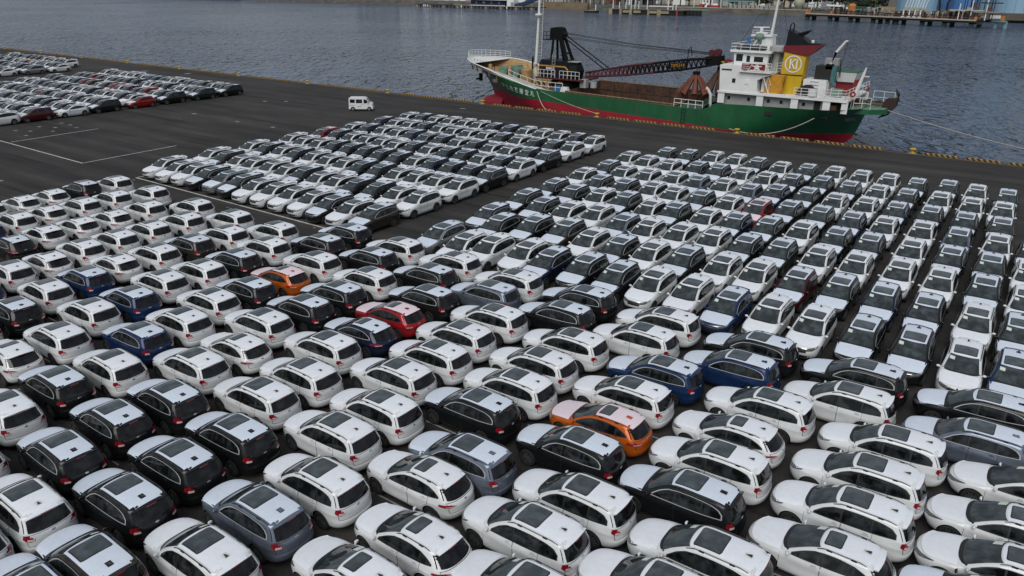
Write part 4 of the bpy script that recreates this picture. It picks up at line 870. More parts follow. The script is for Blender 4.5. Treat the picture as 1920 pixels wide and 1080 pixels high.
mb = MB(); mb.lathe([(.15, 10.6), (.2, 11.0), (.1, 11.1)], 8, c=(-24.21, fy0 + .5, 0)); ship.part('exhaust_pipe', mb, ['white'], None, fun)
mb = MB(); mb.box((-26.06, fy0 - .03, 6.95), (2.7, .05, .10)); ship.part('funnel_seam', mb, ['craneblack'], None, fun)
mb = MB(); n = 28; cx, cz = -26.0, 8.25
vs = []; 
for k in range(n):
    t = 2 * math.pi * k / n
    for r_ in (.88, 1.03): vs.append((cx + r_ * math.cos(t), fy0 - .05, cz + r_ * math.sin(t) + -.03 * r_ * math.cos(t)))
mb.add(vs, [(2 * k, 2 * k + 1, (2 * k + 3) % (2 * n), (2 * k + 2) % (2 * n)) for k in range(n)]); ship.part('funnel_mark', mb, ['white'], None, fun)
mb = MB(); y_ = fy0 - .055
mb.box((cx - .36, y_, cz), (.2, .02, 1.2)); mb.bar((cx - .25, y_, cz - .05), (cx + .16, y_, cz + .58), .10, 4); mb.bar((cx - .2, y_, cz + .1), (cx + .16, y_, cz - .58), .10, 4); mb.box((cx + .42, y_, cz), (.2, .02, 1.2)); mb.box((cx + .28, y_, cz + .45), (.2, .02, .14))
ship.part('funnel_letters', mb, ['white'], None, fun)
# boat deck: covered lifeboat box, vents, deck gear
mb = MB(); P = []
for j, z in enumerate(np.linspace(4.7, 6.9, 9)):
    row = []
    for k in range(29):
        t = 2 * math.pi * k / 28; ex = .28; cxx = math.copysign(abs(math.cos(t)) ** ex, math.cos(t)); syy = math.copysign(abs(math.sin(t)) ** ex, math.sin(t))
        fold = .05 * math.sin(k * 2.6 + z * 2.3) * (1 - (j / 8) ** 2 * .6); row.append((-27.75 + (1.05 + fold) * cxx + .02 * j, yn + 1.1 + (.8 + fold) * syy, z))
    P.append(row)
mb.grid(P); mb.add(P[-1][:-1] + [], [tuple(range(28))]); ship.part('tarpaulin_cover', mb, ['tarp'], 50)
mb = MB(); mb.box((-27.4, yn + .2, 4.70), (2.6, .3, .1)); ship.part('cover_stand', mb, ['white'])
mb = MB(); mb.lathe([(.001, 0), (1.2, 0), (1.2, .5), (.001, .5)], 20, c=(0, 0, 0), axis='y'); mb.v = [(p[0] - 23.9, p[1] + yn + 1.6, p[2] + 4.75) for p in mb.v]; ship.part('hose_reel', mb, ['dark'], 40)
mb = MB(); mb.box((-23.2, YC - 2.25, 5.6), (2.7, 3.0, 1.9)); ship.part('engine_casing', mb, ['shipwhite'])
mb = MB(); mb.box((-22.6, YC - 1.8, 7.3), (1.9, 2.2, 1.7)); ship.part('ventilator_house', mb, ['dark']); mb = MB(); mb.box((-21.4, YC - 1.8, 7.2), (.5, 2.2, 1.9)); ship.part('ventilator_house', mb, ['teal']); mb = MB(); mb.box((-22.2, YC - .6, 8.5), (1.6, 1.2, .8)); ship.part('ventilator_hood', mb, ['shipgrey'])
for k in range(5): mb = MB(); mb.box((-23.2, yn + 1.9, 4.9 + .38 * k), (1.0, .12, .1)); ship.part('rack_step', mb, ['white'])
mb = MB(); mb.box((-21.9, yn + .6, 5.5), (.9, .1, 1.7)); mb.box((-22.9, yn + .6, 5.2), (.8, .5, .8)); ship.part('deck_locker', mb, ['white'])
rail('boat_deck_rail', along((-25.0, yn + .05, 4.62), (-19.0, yn + .05, 4.72), 7), 1.05, 3, .033)
rail('boat_deck_rail', along((-19.0, yn + .05, 4.72), (-18.2, YC + 3, 5.1), 7), 1.05, 3, .033)
# provision crane
mb = MB(); mb.tube([(-23.0 + .9, YC - 2.6, 4.6), (-21.9, YC - 2.6, 8.1)], [.28, .22], 8); mb.bar((-22.5, YC - 2.6, 4.7), (-22.2, YC - 2.6, 8.0), .12, 6); pc = ship.part('crane_post', mb, ['shipwhite'], 40)
mb = MB(); mb.box((-22.0, YC - 2.6, 8.1), (.8, .6, .6)); ship.part('crane_winch', mb, ['craneblack'], None, pc)
mb = MB(); mb.tube([(-22.0, YC - 2.6, 8.2), (-21.5, YC - 2.6, 9.8), (-20.6, YC - 2.6, 11.1), (-20.4, YC - 2.6, 11.1)], [.20, .17, .13, .13], 6); ship.part('crane_boom', mb, ['white'], 40, pc)
mb = MB(); mb.bar((-20.4, YC - 2.6, 11.0), (-20.9, YC - 2.6, 6.8), .03, 4); mb.bar((-20.9, YC - 2.4, 9.0), (-20.7, YC - 2.4, 6.9), .06, 4); ship.part('crane_wire', mb, ['wire'], None, pc)
# aft: rescue boat station
mb = MB(); mb.box((-20.1, YC - .5, 6.9), (1.9, 2.6, 1.1), taper=1.3); ship.part('rescue_boat', mb, ['white']); mb = MB(); mb.box((-20.0, YC - .5, 7.5), (2.3, 3.1, .12)); ship.part('boat_cover', mb, ['deckgreen'])
mb = MB(); mb.box((-20.3, YC - .4, 5.6), (1.9, 2.0, 1.3)); ship.part('engine_room_skylight', mb, ['redpaint']); mb = MB(); mb.box((-19.0, YC - 1.5, 5.7), (.4, .5, 1.9)); mb.bar((-18.9, YC - 1.5, 6.5), (-18.1, YC - 1.5, 6.9), .16, 6); ship.part('davit', mb, ['redpaint'])
mb = MB(); mb.box((-20.6, YC - 3.0, 5.2), (1.3, .8, .8)); ship.part('deck_box', mb, ['palegreen'])
mb = MB(); mb.tube([(-18.6, YC - 3.2, 4.6), (-17.9, YC - 3.2, 7.6), (-17.75, YC - 3.2, 8.3)], [.26, .16, .08], 7); mb.box((-17.7, YC - 3.2, 7.3), (.9, .12, .1)); mb.box((-17.9, YC - 3.2, 6.2), (.8, .1, .1)); ship.part('stern_mast', mb, ['white'], 40)
for x, y in ((-18.55, -4.2), (-18.35, 2.6)): mb = MB(); mb.lathe([(.16, -.06), (.34, -.06), (.34, .06), (.16, .06), (.16, -.06)], 12, c=(x, 0, 0), axis='y'); mb.v = [(p[0], p[1] + YC + y, p[2] + 5.25) for p in mb.v]; ship.part('life_ring', mb, ['redpaint'], 40)
# stern platform, rails and anchor
mb = MB(); mb.prism([(-19.0, YC - 3.9), (-16.6, YC - 3.2), (-14.9, YC - 1.9), (-14.9, YC + 1.9), (-16.6, YC + 3.2), (-19.0, YC + 3.9)], 2.95, 3.5); ship.part('stern_platform', mb, ['hullgreen'])
mb = MB(); mb.prism([(-18.8, YC - 3.7), (-16.6, YC - 3.0), (-15.1, YC - 1.8), (-15.1, YC + 1.8), (-16.6, YC + 3.0), (-18.8, YC + 3.7)], 3.5, 3.56); ship.part('stern_platform_deck', mb, ['palegreen'])
rail('stern_rail', along((-18.4, YC - 3.6, 3.5), (-16.6, YC - 3.1, 3.5), 2), 1.35, 2, .035); rail('stern_rail', along((-17.5, YC + 3.2, 3.5), (-14.9, YC + 2.0, 3.6), 2), 1.5, 2, .035)
for x, y in ((-17.2, -1.2), (-16.4, .6), (-17.6, 1.5)): mb = MB(); mb.lathe([(.3, 3.5), (.22, 3.7), (.2, 4.0), (.3, 4.15), (.01, 4.2)], 9, c=(x, YC + y, 0)); ship.part('bitt', mb, ['deckgreen'], 40)
mb = MB(); mb.bar((-20, YC - 1.5, 3.8), (-15.4, YC - .4, 3.9), .16, 6); mb.bar((-20, YC + 1.0, 4.0), (-15.4, YC + .6, 4.0), .12, 6); ship.part('anchor_stock', mb, ['rust'])
mb = MB(); mb.prism([(-15.9, 3.3), (-14.7, 3.1), (-14.2, 3.8), (-14.3, 4.7), (-15.4, 4.6)], YC - .7, YC + .7, axis='y'); mb.tube([(-14.6, YC - .2, 4.0), (-14.1, YC - .2, 4.5), (-14.2, YC - .2, 5.2), (-14.6, YC - .2, 5.8)], [.2, .22, .2, .05], 6); mb.tube([(-14.6, YC - .5, 3.6), (-15.0, YC - .6, 2.9), (-15.9, YC - .7, 2.3)], [.2, .25, .05], 6); ship.part('stern_anchor', mb, ['anchor'], 40)
for x, y, z in ((-19.8, -2.9, 3.6), (-18.9, -2.4, 3.6), (-18.3, -.6, 3.6)): mb = MB(); mb.bar((x, YC + y, z - .3), (x, YC + y, 4.6), .06, 4); ship.part('awning_post', mb, ['white'])
for a in ((-35.6, YC - 4.9, 2.2),): mb = MB(); mb.tube([a, (a[0] - .1, a[1], 3.9), (a[0] - .5, a[1], 4.5), (a[0] - .8, a[1], 4.7)], .2, 8); ship.part('ventilator', mb, ['hullwhite'], 40)
# ----- deck crane
cr = Thing('deck_crane', (-61.2, YC, 2.4), 'black and maroon lattice jib crane standing on the foredeck of the green ship', 'crane')
mb = MB(); mb.lathe([(2.5, 2.2), (2.5, 3.3), (2.2, 3.4), (2.2, 3.75)], 20, c=(-60.62, YC, 0)); cr.part('pedestal', mb, ['craneblack'], 40)
mb = MB(); mb.box((-63.26, YC - 2.6, 2.95), (3.0, .5, .9)); cr.part('hazard_board', mb, ['haz'])
for x in (-60.30, -59.9):
    for z in (2.7, 3.3): mb = MB(); mb.box((x, YC - 2.65, z), (.18, .1, .3)); cr.part('hazard_plate', mb, ['craneyellow'])
mb = MB(); mb.box((-60.54, YC, 3.85), (8.2, 5.2, .22)); cr.part('turntable_deck', mb, ['cranered'])
mb = MB(); mb.prism([(-64.30, 3.96), (-58.94, 3.96), (-58.94, 6.0), (-59.42, 6.35), (-63.90, 6.5), (-64.30, 6.0)], YC - 2.1, YC + 1.2, axis='y'); hs = cr.part('machinery_house', mb, ['cranenavy'])
mb = MB(); mb.box((-61.90, YC - 2.13, 5.62), (4.6, .04, .2)); mb.bar((-59.74, YC - 2.14, 5.62), (-59.18, YC - 2.14, 5.2), .1, 4); mb.box((-59.18, YC - 2.13, 4.75), (.2, .04, .9)); cr.part('yellow_stripe', mb, ['craneyellow'], None, hs)
mb = MB()
for k in range(7): mb.box((-62.9 + .2 * k, YC - 2.15, 5.28 - .0 * k), (.14, .03, .26 if k % 3 else .34))
cr.part('crane_letters', mb, ['white'], None, hs, 'stuff')
mb = MB(); mb.prism([(-58.86, 3.96), (-57.34, 3.96), (-57.02, 5.2), (-57.66, 6.35), (-58.86, 6.35)], YC - 2.3, YC - .9, axis='y'); cab = cr.part('operator_cab', mb, ['craneblack'])
mb = MB(); mb.box((-58.14, YC - 2.32, 5.4), (1.3, .04, 1.1)); cr.part('cab_window', mb, ['dkglass'], None, cab); mb = MB(); mb.box((-58.22, YC - 1.6, 6.42), (1.7, 1.5, .08)); cr.part('cab_roof', mb, ['shipgrey'], None, cab)
rail('walkway_rail', along((-64.38, YC - 2.65, 3.96), (-61.10, YC - 2.65, 3.96), 5), 1.1, 2, .035, th=cr); rail('walkway_rail', along((-60.30, YC - 2.65, 3.96), (-56.86, YC - 2.65, 3.96), 5), 1.1, 2, .035, th=cr)
mb = MB(); mb.bar((-61.90, YC - 2.3, 4.0), (-61.82, YC - 2.3, 7.3), .04, 4); mb.bar((-61.42, YC - 2.3, 4.0), (-61.34, YC - 2.3, 7.3), .04, 4)
for z in np.arange(4.3, 7.3, .4): mb.bar((-61.90, YC - 2.3, z), (-61.38, YC - 2.3, z), .03, 3)
cr.part('ladder', mb, ['shipgrey'])
HT = Vector((-62.2, YC, 10.6))
for sd in (-1, 1):
    mb = MB(); mb.bar((-60.2, YC + sd * .95, 6.3), (-61.6, YC + sd * .5, 10.0), .26, 5); cr.part('frame_leg', mb, ['craneblack'])
    mb = MB(); mb.bar((-60.9, YC + sd * .6, 6.3), (-61.9, YC + sd * .4, 9.8), .14, 5); cr.part('frame_leg', mb, ['craneblack'])
    mb = MB(); mb.bar((-62.9, YC + sd * .95, 6.3), (-62.8, YC + sd * .5, 9.9), .19, 5); cr.part('back_leg', mb, ['craneblack'])
mb = MB(); mb.prism([(-63.4, 9.4), (-61.5, 9.2), (-61.0, 10.0), (-61.5, 11.0), (-62.2, 11.15), (-63.3, 10.95)], YC - .75, YC + .75, axis='y'); cr.part('frame_head', mb, ['craneblack'])
mb = MB(); mb.box((-60.7, YC, 7.4), (.7, 1.5, .16)); cr.part('frame_brace', mb, ['craneblack'])
rail('head_platform_rail', [(-64.6, YC - .6, 9.3), (-64.0, YC - .6, 9.3), (-63.4, YC - .6, 9.3)], 1.1, 2, .04, m='craneblack', th=cr); mb = MB(); mb.box((-64.0, YC, 9.25), (1.3, 1.4, .1)); cr.part('head_platform', mb, ['craneblack'])
J0, J1 = Vector((-57.0, YC, 4.55)), Vector((-37.6, YC, 7.55))
def jp(t, a, b):   # a across, b up in the jib's frame
    h_ = .6 + .65 * min(1, t / .35) if t < .35 else (1.25 if t < .8 else 1.25 - .4 * (t - .8) / .2)
    p = J0.lerp(J1, t); return Vector((p.x - .15 * b * h_ / 2, p.y + a * (.5 + .35 * min(1, t / .3)), p.z + b * h_ / 2))
NB = 28
for ta, tb, m_, lab in ((0., .58, 'cranered', None), (.58, 1., 'craneblack', None)):
    mb = MB(); i0, i1 = round(ta * NB), round(tb * NB)
    for a in (-1, 1):
        for b_ in (-1, 1): mb.tube([jp(i / NB, a, b_) for i in range(i0, i1 + 1)], .13, 4)
    js = cr.part('jib_section', mb, [m_])
    for i in range(i0, i1):
        for a in (-1, 1):
            l_ = MB(); l_.bar(jp(i / NB, a, -1), jp((i + .5) / NB, a, 1), .07, 4, 0); l_.bar(jp((i + .5) / NB, a, 1), jp((i + 1) / NB, a, -1), .07, 4); l_.bar(jp(i / NB, a, -1), jp(i / NB, a, 1), .045, 4); cr.part('jib_lacing', l_, ['craneblack' if (m_ == 'craneblack' or i > 9) else 'cranered'], None, js)
        l_ = MB(); l_.bar(jp(i / NB, -1, 1), jp((i + 1) / NB, 1, 1), .045, 4); l_.bar(jp(i / NB, -1, -1), jp((i + 1) / NB, 1, -1), .045, 4); cr.part('jib_lacing', l_, [m_], None, js)
mb = MB(); q0 = jp(.76, -1, 0); mb.box((q0.x, q0.y - .12, q0.z), (2.8, .05, .75), ry=-.15); sg = cr.part('jib_sign', mb, ['craneblack'])
letter('TIPS216', .62, lambda a, b: (q0.x + a, q0.y - .17, q0.z + b + .15 * a), 'jib_letters', 'craneyellow', cr, sg)
mb = MB(); mb.box((J1.x + .2, YC, J1.z + .2), (2.2, 1.5, 1.1), ry=-.1); mb.box((J1.x + 1.4, YC, J1.z - .1), (1.5, 1.1, .6)); cr.part('jib_head', mb, ['craneblack'])
mb = MB(); mb.box((J1.x + 1.5, YC - .62, J1.z - .0), (1.6, .06, .42)); cr.part('hazard_plate', mb, ['haz'])
for x, z, r_ in ((J1.x - .2, J1.z + 1.15, .42), (J1.x + .65, J1.z + 1.25, .48), (J1.x + 2.2, J1.z - .1, .62)):
    mb = MB(); mb.lathe([(.001, -.3), (r_, -.3), (r_ * .8, -.1), (r_ * .8, .1), (r_, .3), (.001, .3)], 14, c=(x, 0, 0), axis='y'); mb.v = [(p[0], p[1] + YC - .3, p[2] + z) for p in mb.v]; cr.part('sheave', mb, ['redpaint' if x > J1.x + 1 else 'cranered'], 40)
for k, (dy, dz) in enumerate(((-.5, 0), (-.2, .12), (.2, .05), (.5, -.15), (0, -.45), (-.4, -.6))):
    mb = MB(); a = Vector((-61.3, YC + dy, 10.3 + dz)); e = Vector((J1.x - .4, YC + dy, J1.z + 1.1 + dz * .3)); mid = (a + e) / 2 - Vector((0, 0, .25)); mb.tube([a, mid, e], .032, 4); cr.part('boom_wire', mb, ['wire'])
for sd in (-1, 1): mb = MB(); mb.bar((-61.2, YC + sd * .6, 9.9), (-53.8, YC + sd * .8, 5.6), .09, 5); cr.part('pendant_bar', mb, ['craneblack'])
mb = MB(); mb.tube([(-41.1, YC - .6, 7.2), (-41.0, YC - .6, 9.1), (-40.7, YC - .6, 9.4), (-40.5, YC - .6, 8.2)], .06, 5); cr.part('rope_guide', mb, ['craneblack'])
mb = MB(); mb.box((-56.6, YC - 1.5, 3.4), (1.0, .9, 1.2)); ship.part('deck_locker', mb, ['shipgrey'])
mb = MB(); mb.lathe([(.001, 0), (.5, 0), (.5, .8), (.001, .8)], 12, c=(-55.0, YC - 1.5, 2.9)); ship.part('deck_winch', mb, ['shipgrey'], 40)
# ----- grabs hanging under the jib head
def grab(x, y, zt_, zb, w_, label, m):
    g = Thing('grab_bucket', (x, y, zb), label, 'grab', 'grabs hanging from the crane jib')
    mb = MB(); mb.box((x, y, zt_ - .25), (.8, .7, .5)); mb.box((x, y, zt_ - .75), (.5, .5, .5)); g.part('grab_head', mb, ['craneblack'])
    for a in range(8):
        t = a * math.pi / 4 + .3; c, s_ = math.cos(t), math.sin(t); mb = MB()
        top = Vector((x + .3 * c, y + .3 * s_, zt_ - .5)); kn = Vector((x + w_ * c, y + w_ * s_ * .8, zb + (zt_ - zb) * .33)); tip = Vector((x + w_ * .45 * c, y + w_ * .4 * s_, zb))
        mb.tube([top, top.lerp(kn, .5), kn], [.2, .34, .5], 6); pd = Vector((-s_, c, 0)) * .5
        mb.add([kn + pd, kn - pd, tip, kn + pd * .8 - Vector((.25 * c, .25 * s_, .0)), kn - pd * .8 - Vector((.25 * c, .25 * s_, 0))], [(0, 1, 2), (3, 2, 4), (0, 2, 3), (1, 4, 2), (0, 3, 4, 1)]); g.part('grab_claw', mb, [m], 40)
    for d in (-.15, .15): mb = MB(); mb.bar((x + d, y, zt_ - .1), (J1.x + (x - J1.x) * .6 + d, YC - .1, J1.z - .1), .04, 4); g.part('hoist_wire', mb, ['wire'])
    return g
grab(-39.6, YC - .6, 6.2, 1.8, 2.15, 'rust orange claw grab hanging under the jib head above the hold', 'graborange')
grab(-36.75, YC + .9, 6.9, 1.8, 2.0, 'dark brown claw grab hanging close in front of the wheelhouse', 'rust')
# mooring ropes
def rope(name, a, b_, sag, r, label):
    a, b_ = Vector(a), Vector(b_); mb = MB(); mb.tube([a.lerp(b_, t) - Vector((0, 0, sag * 4 * t * (1 - t))) for t in np.linspace(0, 1, 15)], r, 5); tag(link(name, mb.mesh(name, ['rope'], 60)), label, 'rope', 'mooring ropes')
rope('mooring_rope', (-15.4, YC - 1.2, 3.5), (14.0, QY - .6, .5), .8, .042, 'pale mooring rope running from the stern across open water to the quay')
rope('mooring_rope', (-22.0, YC - 6.25, 2.4), (-31.5, QY - .4, .45), 1.2, .05, 'pale rope sagging from the stern fairlead to the quay beside the green hull')
rope('mooring_rope', (-62.0, YC - 6.2, 2.5), (-58.2, QY - .3, .3), 1.0, .06, 'pale rope hanging steeply down the green hull below the fore mast')
rope('mooring_rope', (-61.6, YC - 6.2, 2.5), (-50.3, QY - .4, .45), .25, .04, 'thin taut rope slanting along the green hull to a bollard')
rope('mooring_rope', (-76.5, YC - 2.5, 4.1), (-89.8, QY - .4, .45), .6, .022, 'faint bow rope leading ahead of the ship to a bollard')
# ------------------------------------------------------------------ small white van on the quay
van = Thing('kei_van', (-80.48, 77.33, 0), 'small white boxy van with dark side windows alone on the empty quay', 'van')
va = math.atan2(1.43, 1.88); vc, vs_ = math.cos(va), math.sin(va)
def vp(mb): mb.v = [(-80.48 + p[0] * vc - p[1] * vs_, 77.33 + p[0] * vs_ + p[1] * vc, p[2]) for p in mb.v]; return mb
M['vanwhite'] = mat('van_white_paint', (.68, .70, .69), .35, coat=.5, var=.06, vscale=2)
prof = [(-1.66, .30), (-1.68, .8), (-1.66, 1.80), (-1.55, 1.87), (.55, 1.88), (.82, 1.80), (1.25, 1.18), (1.58, 1.05), (1.70, .85), (1.70, .30)]
mb = MB(); n = len(prof); ins = lambda z: .735 - .06 * max(0, z - .95)
vs = [(x, -ins(z), z) for x, z in prof] + [(x, ins(z), z) for x, z in prof]; mb.add(vs, [tuple(range(n))[::-1], tuple(range(n, 2 * n))] + [(i, (i + 1) % n, n + (i + 1) % n, n + i) for i in range(n)]); van.part('body', vp(mb), ['vanwhite'], 30)
def vq(name, pts, m, off=.012, sd=-1, parent=None):
    mb = MB(); mb.add([(x, sd * (ins(z) + off), z) for x, z in pts], [tuple(range(len(pts)))]); return van.part(name, vp(mb), [m], None, parent)
for sd in (-1, 1):
    vq('side_window', [(-1.50, 1.18), (-.80, 1.18), (-.80, 1.66), (-1.50, 1.66)], 'sideglass', sd=sd); vq('side_window', [(-.64, 1.14), (.24, 1.14), (.24, 1.66), (-.64, 1.66)], 'sideglass', sd=sd); vq('side_window', [(.44, 1.12), (1.22, 1.12), (.84, 1.62), (.44, 1.66)], 'sideglass', sd=sd)
    d_ = vq('front_door', [(.38, .42), (1.10, .42), (1.28, .75), (1.28, 1.07), (.38, 1.07)], 'vanwhite', .008, sd); vq('sliding_door', [(-.72, .40), (.34, .40), (.34, 1.08), (-.72, 1.08)], 'vanwhite', .008, sd)
    vq('door_rail', [(-1.58, .84), (-.76, .84), (-.76, .87), (-1.58, .87)], 'seam', .012, sd); vq('door_handle', [(.10, .95), (.24, .95), (.24, 1.02), (.10, 1.02)], 'black', .016, sd); vq('door_handle', [(.42, .99), (.62, .99), (.62, 1.03), (.42, 1.03)], 'black', .016, sd)
    vq('side_lettering', [(-.40, .62), (-.25, .62), (-.25, .72), (-.40, .72)], 'black', .016, sd); vq('side_lettering', [(-.18, .62), (.02, .62), (.02, .70), (-.18, .70)], 'black', .016, sd)
mb = MB(); mb.add([(.86, -.62, 1.77), (1.265, -.66, 1.19), (1.265, .66, 1.19), (.86, .62, 1.77)], [(0, 1, 2, 3)]); van.part('windshield', vp(mb), ['glass'])
mb = MB(); mb.add([(-1.685, -.58, 1.15), (-1.675, -.55, 1.7), (-1.675, .55, 1.7), (-1.685, .58, 1.15)], [(0, 1, 2, 3)]); van.part('rear_window', vp(mb), ['sideglass'])
mb = MB(); mb.box((-.5, 0, 1.89), (1.9, 1.2, .05)); van.part('roof_panel', vp(mb), ['vanwhite'])
for sd in (-1, 1):
    mb = MB(); mb.box((1.69, sd * .56, .86), (.06, .26, .26)); van.part('headlight', vp(mb), ['lamp']); mb = MB(); mb.box((-1.68, sd * .62, .75), (.05, .14, .3)); van.part('taillight', vp(mb), ['tail'])
    mb = MB(); mb.box((1.02, sd * .84, 1.18), (.1, .18, .2)); van.part('mirror', vp(mb), ['vanwhite'])
mb = MB(); mb.box((1.70, 0, .45), (.08, 1.4, .2)); mb.box((-1.69, 0, .42), (.08, 1.4, .2)); van.part('bumper', vp(mb), ['vanwhite'])
for x in (-1.13, 1.20):
    for sd in (-1, 1):
        mb = MB(); mb.lathe([(.001, sd * .60), (.34, sd * .60), (.34, sd * .742), (.001, sd * .742)], 16, c=(x, 0, .30), axis='y'); van.part('wheel_arch', vp(mb), ['seam'], 40)
        mb = MB(); mb.lathe([(.15, sd * .60), (.27, sd * .60), (.285, sd * .66), (.27, sd * .755), (.16, sd * .765)], 16, c=(x, 0, .285), axis='y'); wl = van.part('wheel', vp(mb), ['tyre'], 40)
        mb = MB(); mb.lathe([(.17, sd * .76), (.10, sd * .77), (.001, sd * .775)], 12, c=(x, 0, .285), axis='y'); van.part('rim', vp(mb), ['chrome'], 40, wl)
# ------------------------------------------------------------------ opposite shore
def xa(px, Y):    # east-west position on the line y = Y that a column of the horizon passes through
    d = right * ((px - 960) / 1394.3) + up * ((540 - 24) / 1394.3) + fwd; return d.x / d.y * Y
M['fconc'] = mat('harbour_concrete', (.17, .155, .135), .9, var=.5, vscale=.12, stretch=(1, 1, 3), col2=(.075, .07, .06))
M['fland'] = mat('shore_ground', (.12, .105, .085), .95, var=.5, vscale=.05)
M['fbank'] = mat('earth_bank', (.16, .12, .075), .95, var=.4, vscale=.2)
M['fdark'] = mat('jetty_dark_timber', (.018, .018, .018), .9, var=.5, vscale=.3)
M['fpile'] = mat('jetty_pile_green', (.022, .045, .040), .8, var=.4, vscale=.5)
M['fbeige'] = mat('fender_beige', (.34, .28, .18), .8, var=.3, vscale=.4)
M['fbeam'] = mat('deck_edge_cream', (.46, .41, .31), .8, var=.2, vscale=.3)
M['fblue'] = mat('shed_blue', (.022, .05, .13), .6, var=.5, vscale=.4)
M['froof'] = mat('shed_roof_white', (.75, .77, .76), .6, var=.08, vscale=.1)
M['ftank'] = mat('tank_pale_blue', (.24, .40, .54), .55, var=.12, vscale=.06, stretch=(1, 1, .12))
M['ftank2'] = mat('tank_deep_blue', (.07, .19, .42), .55, var=.15, vscale=.06, stretch=(1, 1, .12))
M['fteal'] = mat('pipe_teal', (.16, .30, .32), .6, var=.2, vscale=.2)
M['fgrey'] = mat('steel_grey', (.28, .29, .29), .6, var=.3, vscale=.4)
M['forange'] = mat('orange_paint', (.52, .17, .03), .6, var=.2, vscale=.5)
M['fred'] = mat('red_machine', (.36, .05, .04), .6, var=.3, vscale=.5)
M['fbrick'] = mat('brown_shed', (.15, .07, .05), .85, var=.4, vscale=.3)
M['fcream'] = mat('cream_tank', (.38, .38, .28), .6, var=.2, vscale=.3)
M['trunk'] = mat('tree_bark', (.05, .035, .025), .9)
def leafmat(name, a, c): return mat(name, a, .75, var=.5, vscale=.35, col2=c, objvar=.2)
M['leaf'] = leafmat('leaves_dark', (.034, .052, .022), (.012, .022, .012)); M['leaf2'] = leafmat('leaves_light', (.095, .115, .05), (.035, .055, .022))
WY = 522.; LZ = 1.7
tag(link('far_land', MB().add([(-1500, WY, LZ), (900, WY, LZ), (900, 3600, LZ), (-1500, 3600, LZ)], [(0, 1, 2, 3)]).mesh('far_land', ['fland'])), kind='structure')
fw = Thing('sea_wall', (-250, WY, WZ), 'long weathered concrete sea wall across the water behind the jetties', 'sea wall')
mb = MB(); mb.box((-480, WY - .2, -1.3), (460, .5, 6.0)); fw.part('wall_face', mb, ['fconc'])
mb = MB(); mb.box((-20, WY - .2, -1.3), (460, .5, 6.2)); fw.part('wall_face', mb, ['fconc'])
mb = MB(); mb.box((-60, WY + .1, 1.95), (400, 1.3, .35)); fw.part('wall_coping', mb, ['fbeam'])
mb = MB(); x0, x1 = xa(1022, WY), xa(1105, WY); mb.prism([(-1.4, -2.5), (1.5, 3.4), (3.4, 3.4), (6.0, -2.5)], x0, x1, axis='x'); mb.v = [(p[0], p[1] + WY - 3.5, p[2]) for p in mb.v]; bank = Thing('earth_embankment', ((x0 + x1) / 2, WY, 0), 'brown sloping earth bank at the waterline between the blue shed and the pontoon', 'embankment'); bank.part('bank_slope', mb, ['fbank'])
def simple(name, label, cat, parts, group=None):
    c = parts[0][1].v; cx = sum(p[0] for p in c) / len(c); cyy = sum(p[1] for p in c) / len(c); cz = min(p[2] for p in c)
    t = Thing(name, (cx, cyy, cz), label, cat, group)
    for nm, mb, m in parts: t.part(nm, mb, [m], 40)
    return t
B_ = lambda c, d, **k: MB().box(c, d, 0, **k)
# blue conveyor shed jetty
jy = 497.; x0, x1 = xa(784, jy), xa(1012, jy); jt = Thing('shed_jetty', ((x0 + x1) / 2, jy, WZ), 'low black timber jetty carrying the blue cargo shed', 'jetty')
mb = B_(((x0 + x1) / 2, jy + 3, -.35), (x1 - x0, 12, .6)); jt.part('jetty_deck', mb, ['fdark'])
mb = B_(((x0 + x1) / 2 + 14, jy - 3.2, .15), ((x1 - x0) * .55, .5, .35)); jt.part('deck_edge', mb, ['fbeam'])
for i in range(34): x = x0 + (x1 - x0) * (i + .5) / 34; jt.part('pile', B_((x, jy - 2.6, -2.0), (1.3, .9, 3.2)), ['fdark' if i % 4 else 'fbeige'])
for px in (800, 803, 807, 870, 955): x = xa(px, jy); jt.part('fender', B_((x, jy - 3.2, -.9), (.8, .6, 1.6)), ['froof'])
sx0, sx1 = xa(883, jy), xa(947, jy)
sh_ = Thing('cargo_shed', ((sx0 + sx1) / 2, jy + 4, -.05), 'long blue cargo shed with an overhanging white roof on the black jetty', 'shed')
sh_.part('wall', B_(((sx0 + sx1) / 2, jy + 4, 2.2), (sx1 - sx0, 8, 4.2)), ['fblue'])
mb = MB(); mb.prism([(-6.2, 4.3), (6.2, 4.3), (5.0, 7.8), (-5.0, 7.8)], sx0 - 3, sx1 + 2.5, axis='x'); mb.v = [(p[0], p[1] + jy + 4, p[2]) for p in mb.v]; sh_.part('roof', mb, ['froof'])
sh_.part('eave', B_(((sx0 + sx1) / 2, jy - 2.3, 4.15), (sx1 - sx0 + 5, .4, .4)), ['fdark'])
for i in range(9): x = sx0 + (sx1 - sx0) * (i + .5) / 9; sh_.part('shed_window', B_((x, jy - .08, 2.5), (1.2 if i % 3 else 2.2, .2, 1.4)), ['shipgrey' if i % 2 else 'dkglass'])
sh_.part('shed_sill', B_(((sx0 + sx1) / 2, jy - .3, .3), (sx1 - sx0, .6, .5)), ['froof'])
x = xa(958, jy); simple('white_cabin', 'white box cabin with a grey shutter beside the blue shed', 'cabin', [('wall', B_((x, jy + 2, 2.2), (6.4, 6, 4.6)), 'froof'), ('shutter', B_((x + 1.8, jy - 1.05, 1.6), (2.6, .12, 2.8)), 'fgrey')])
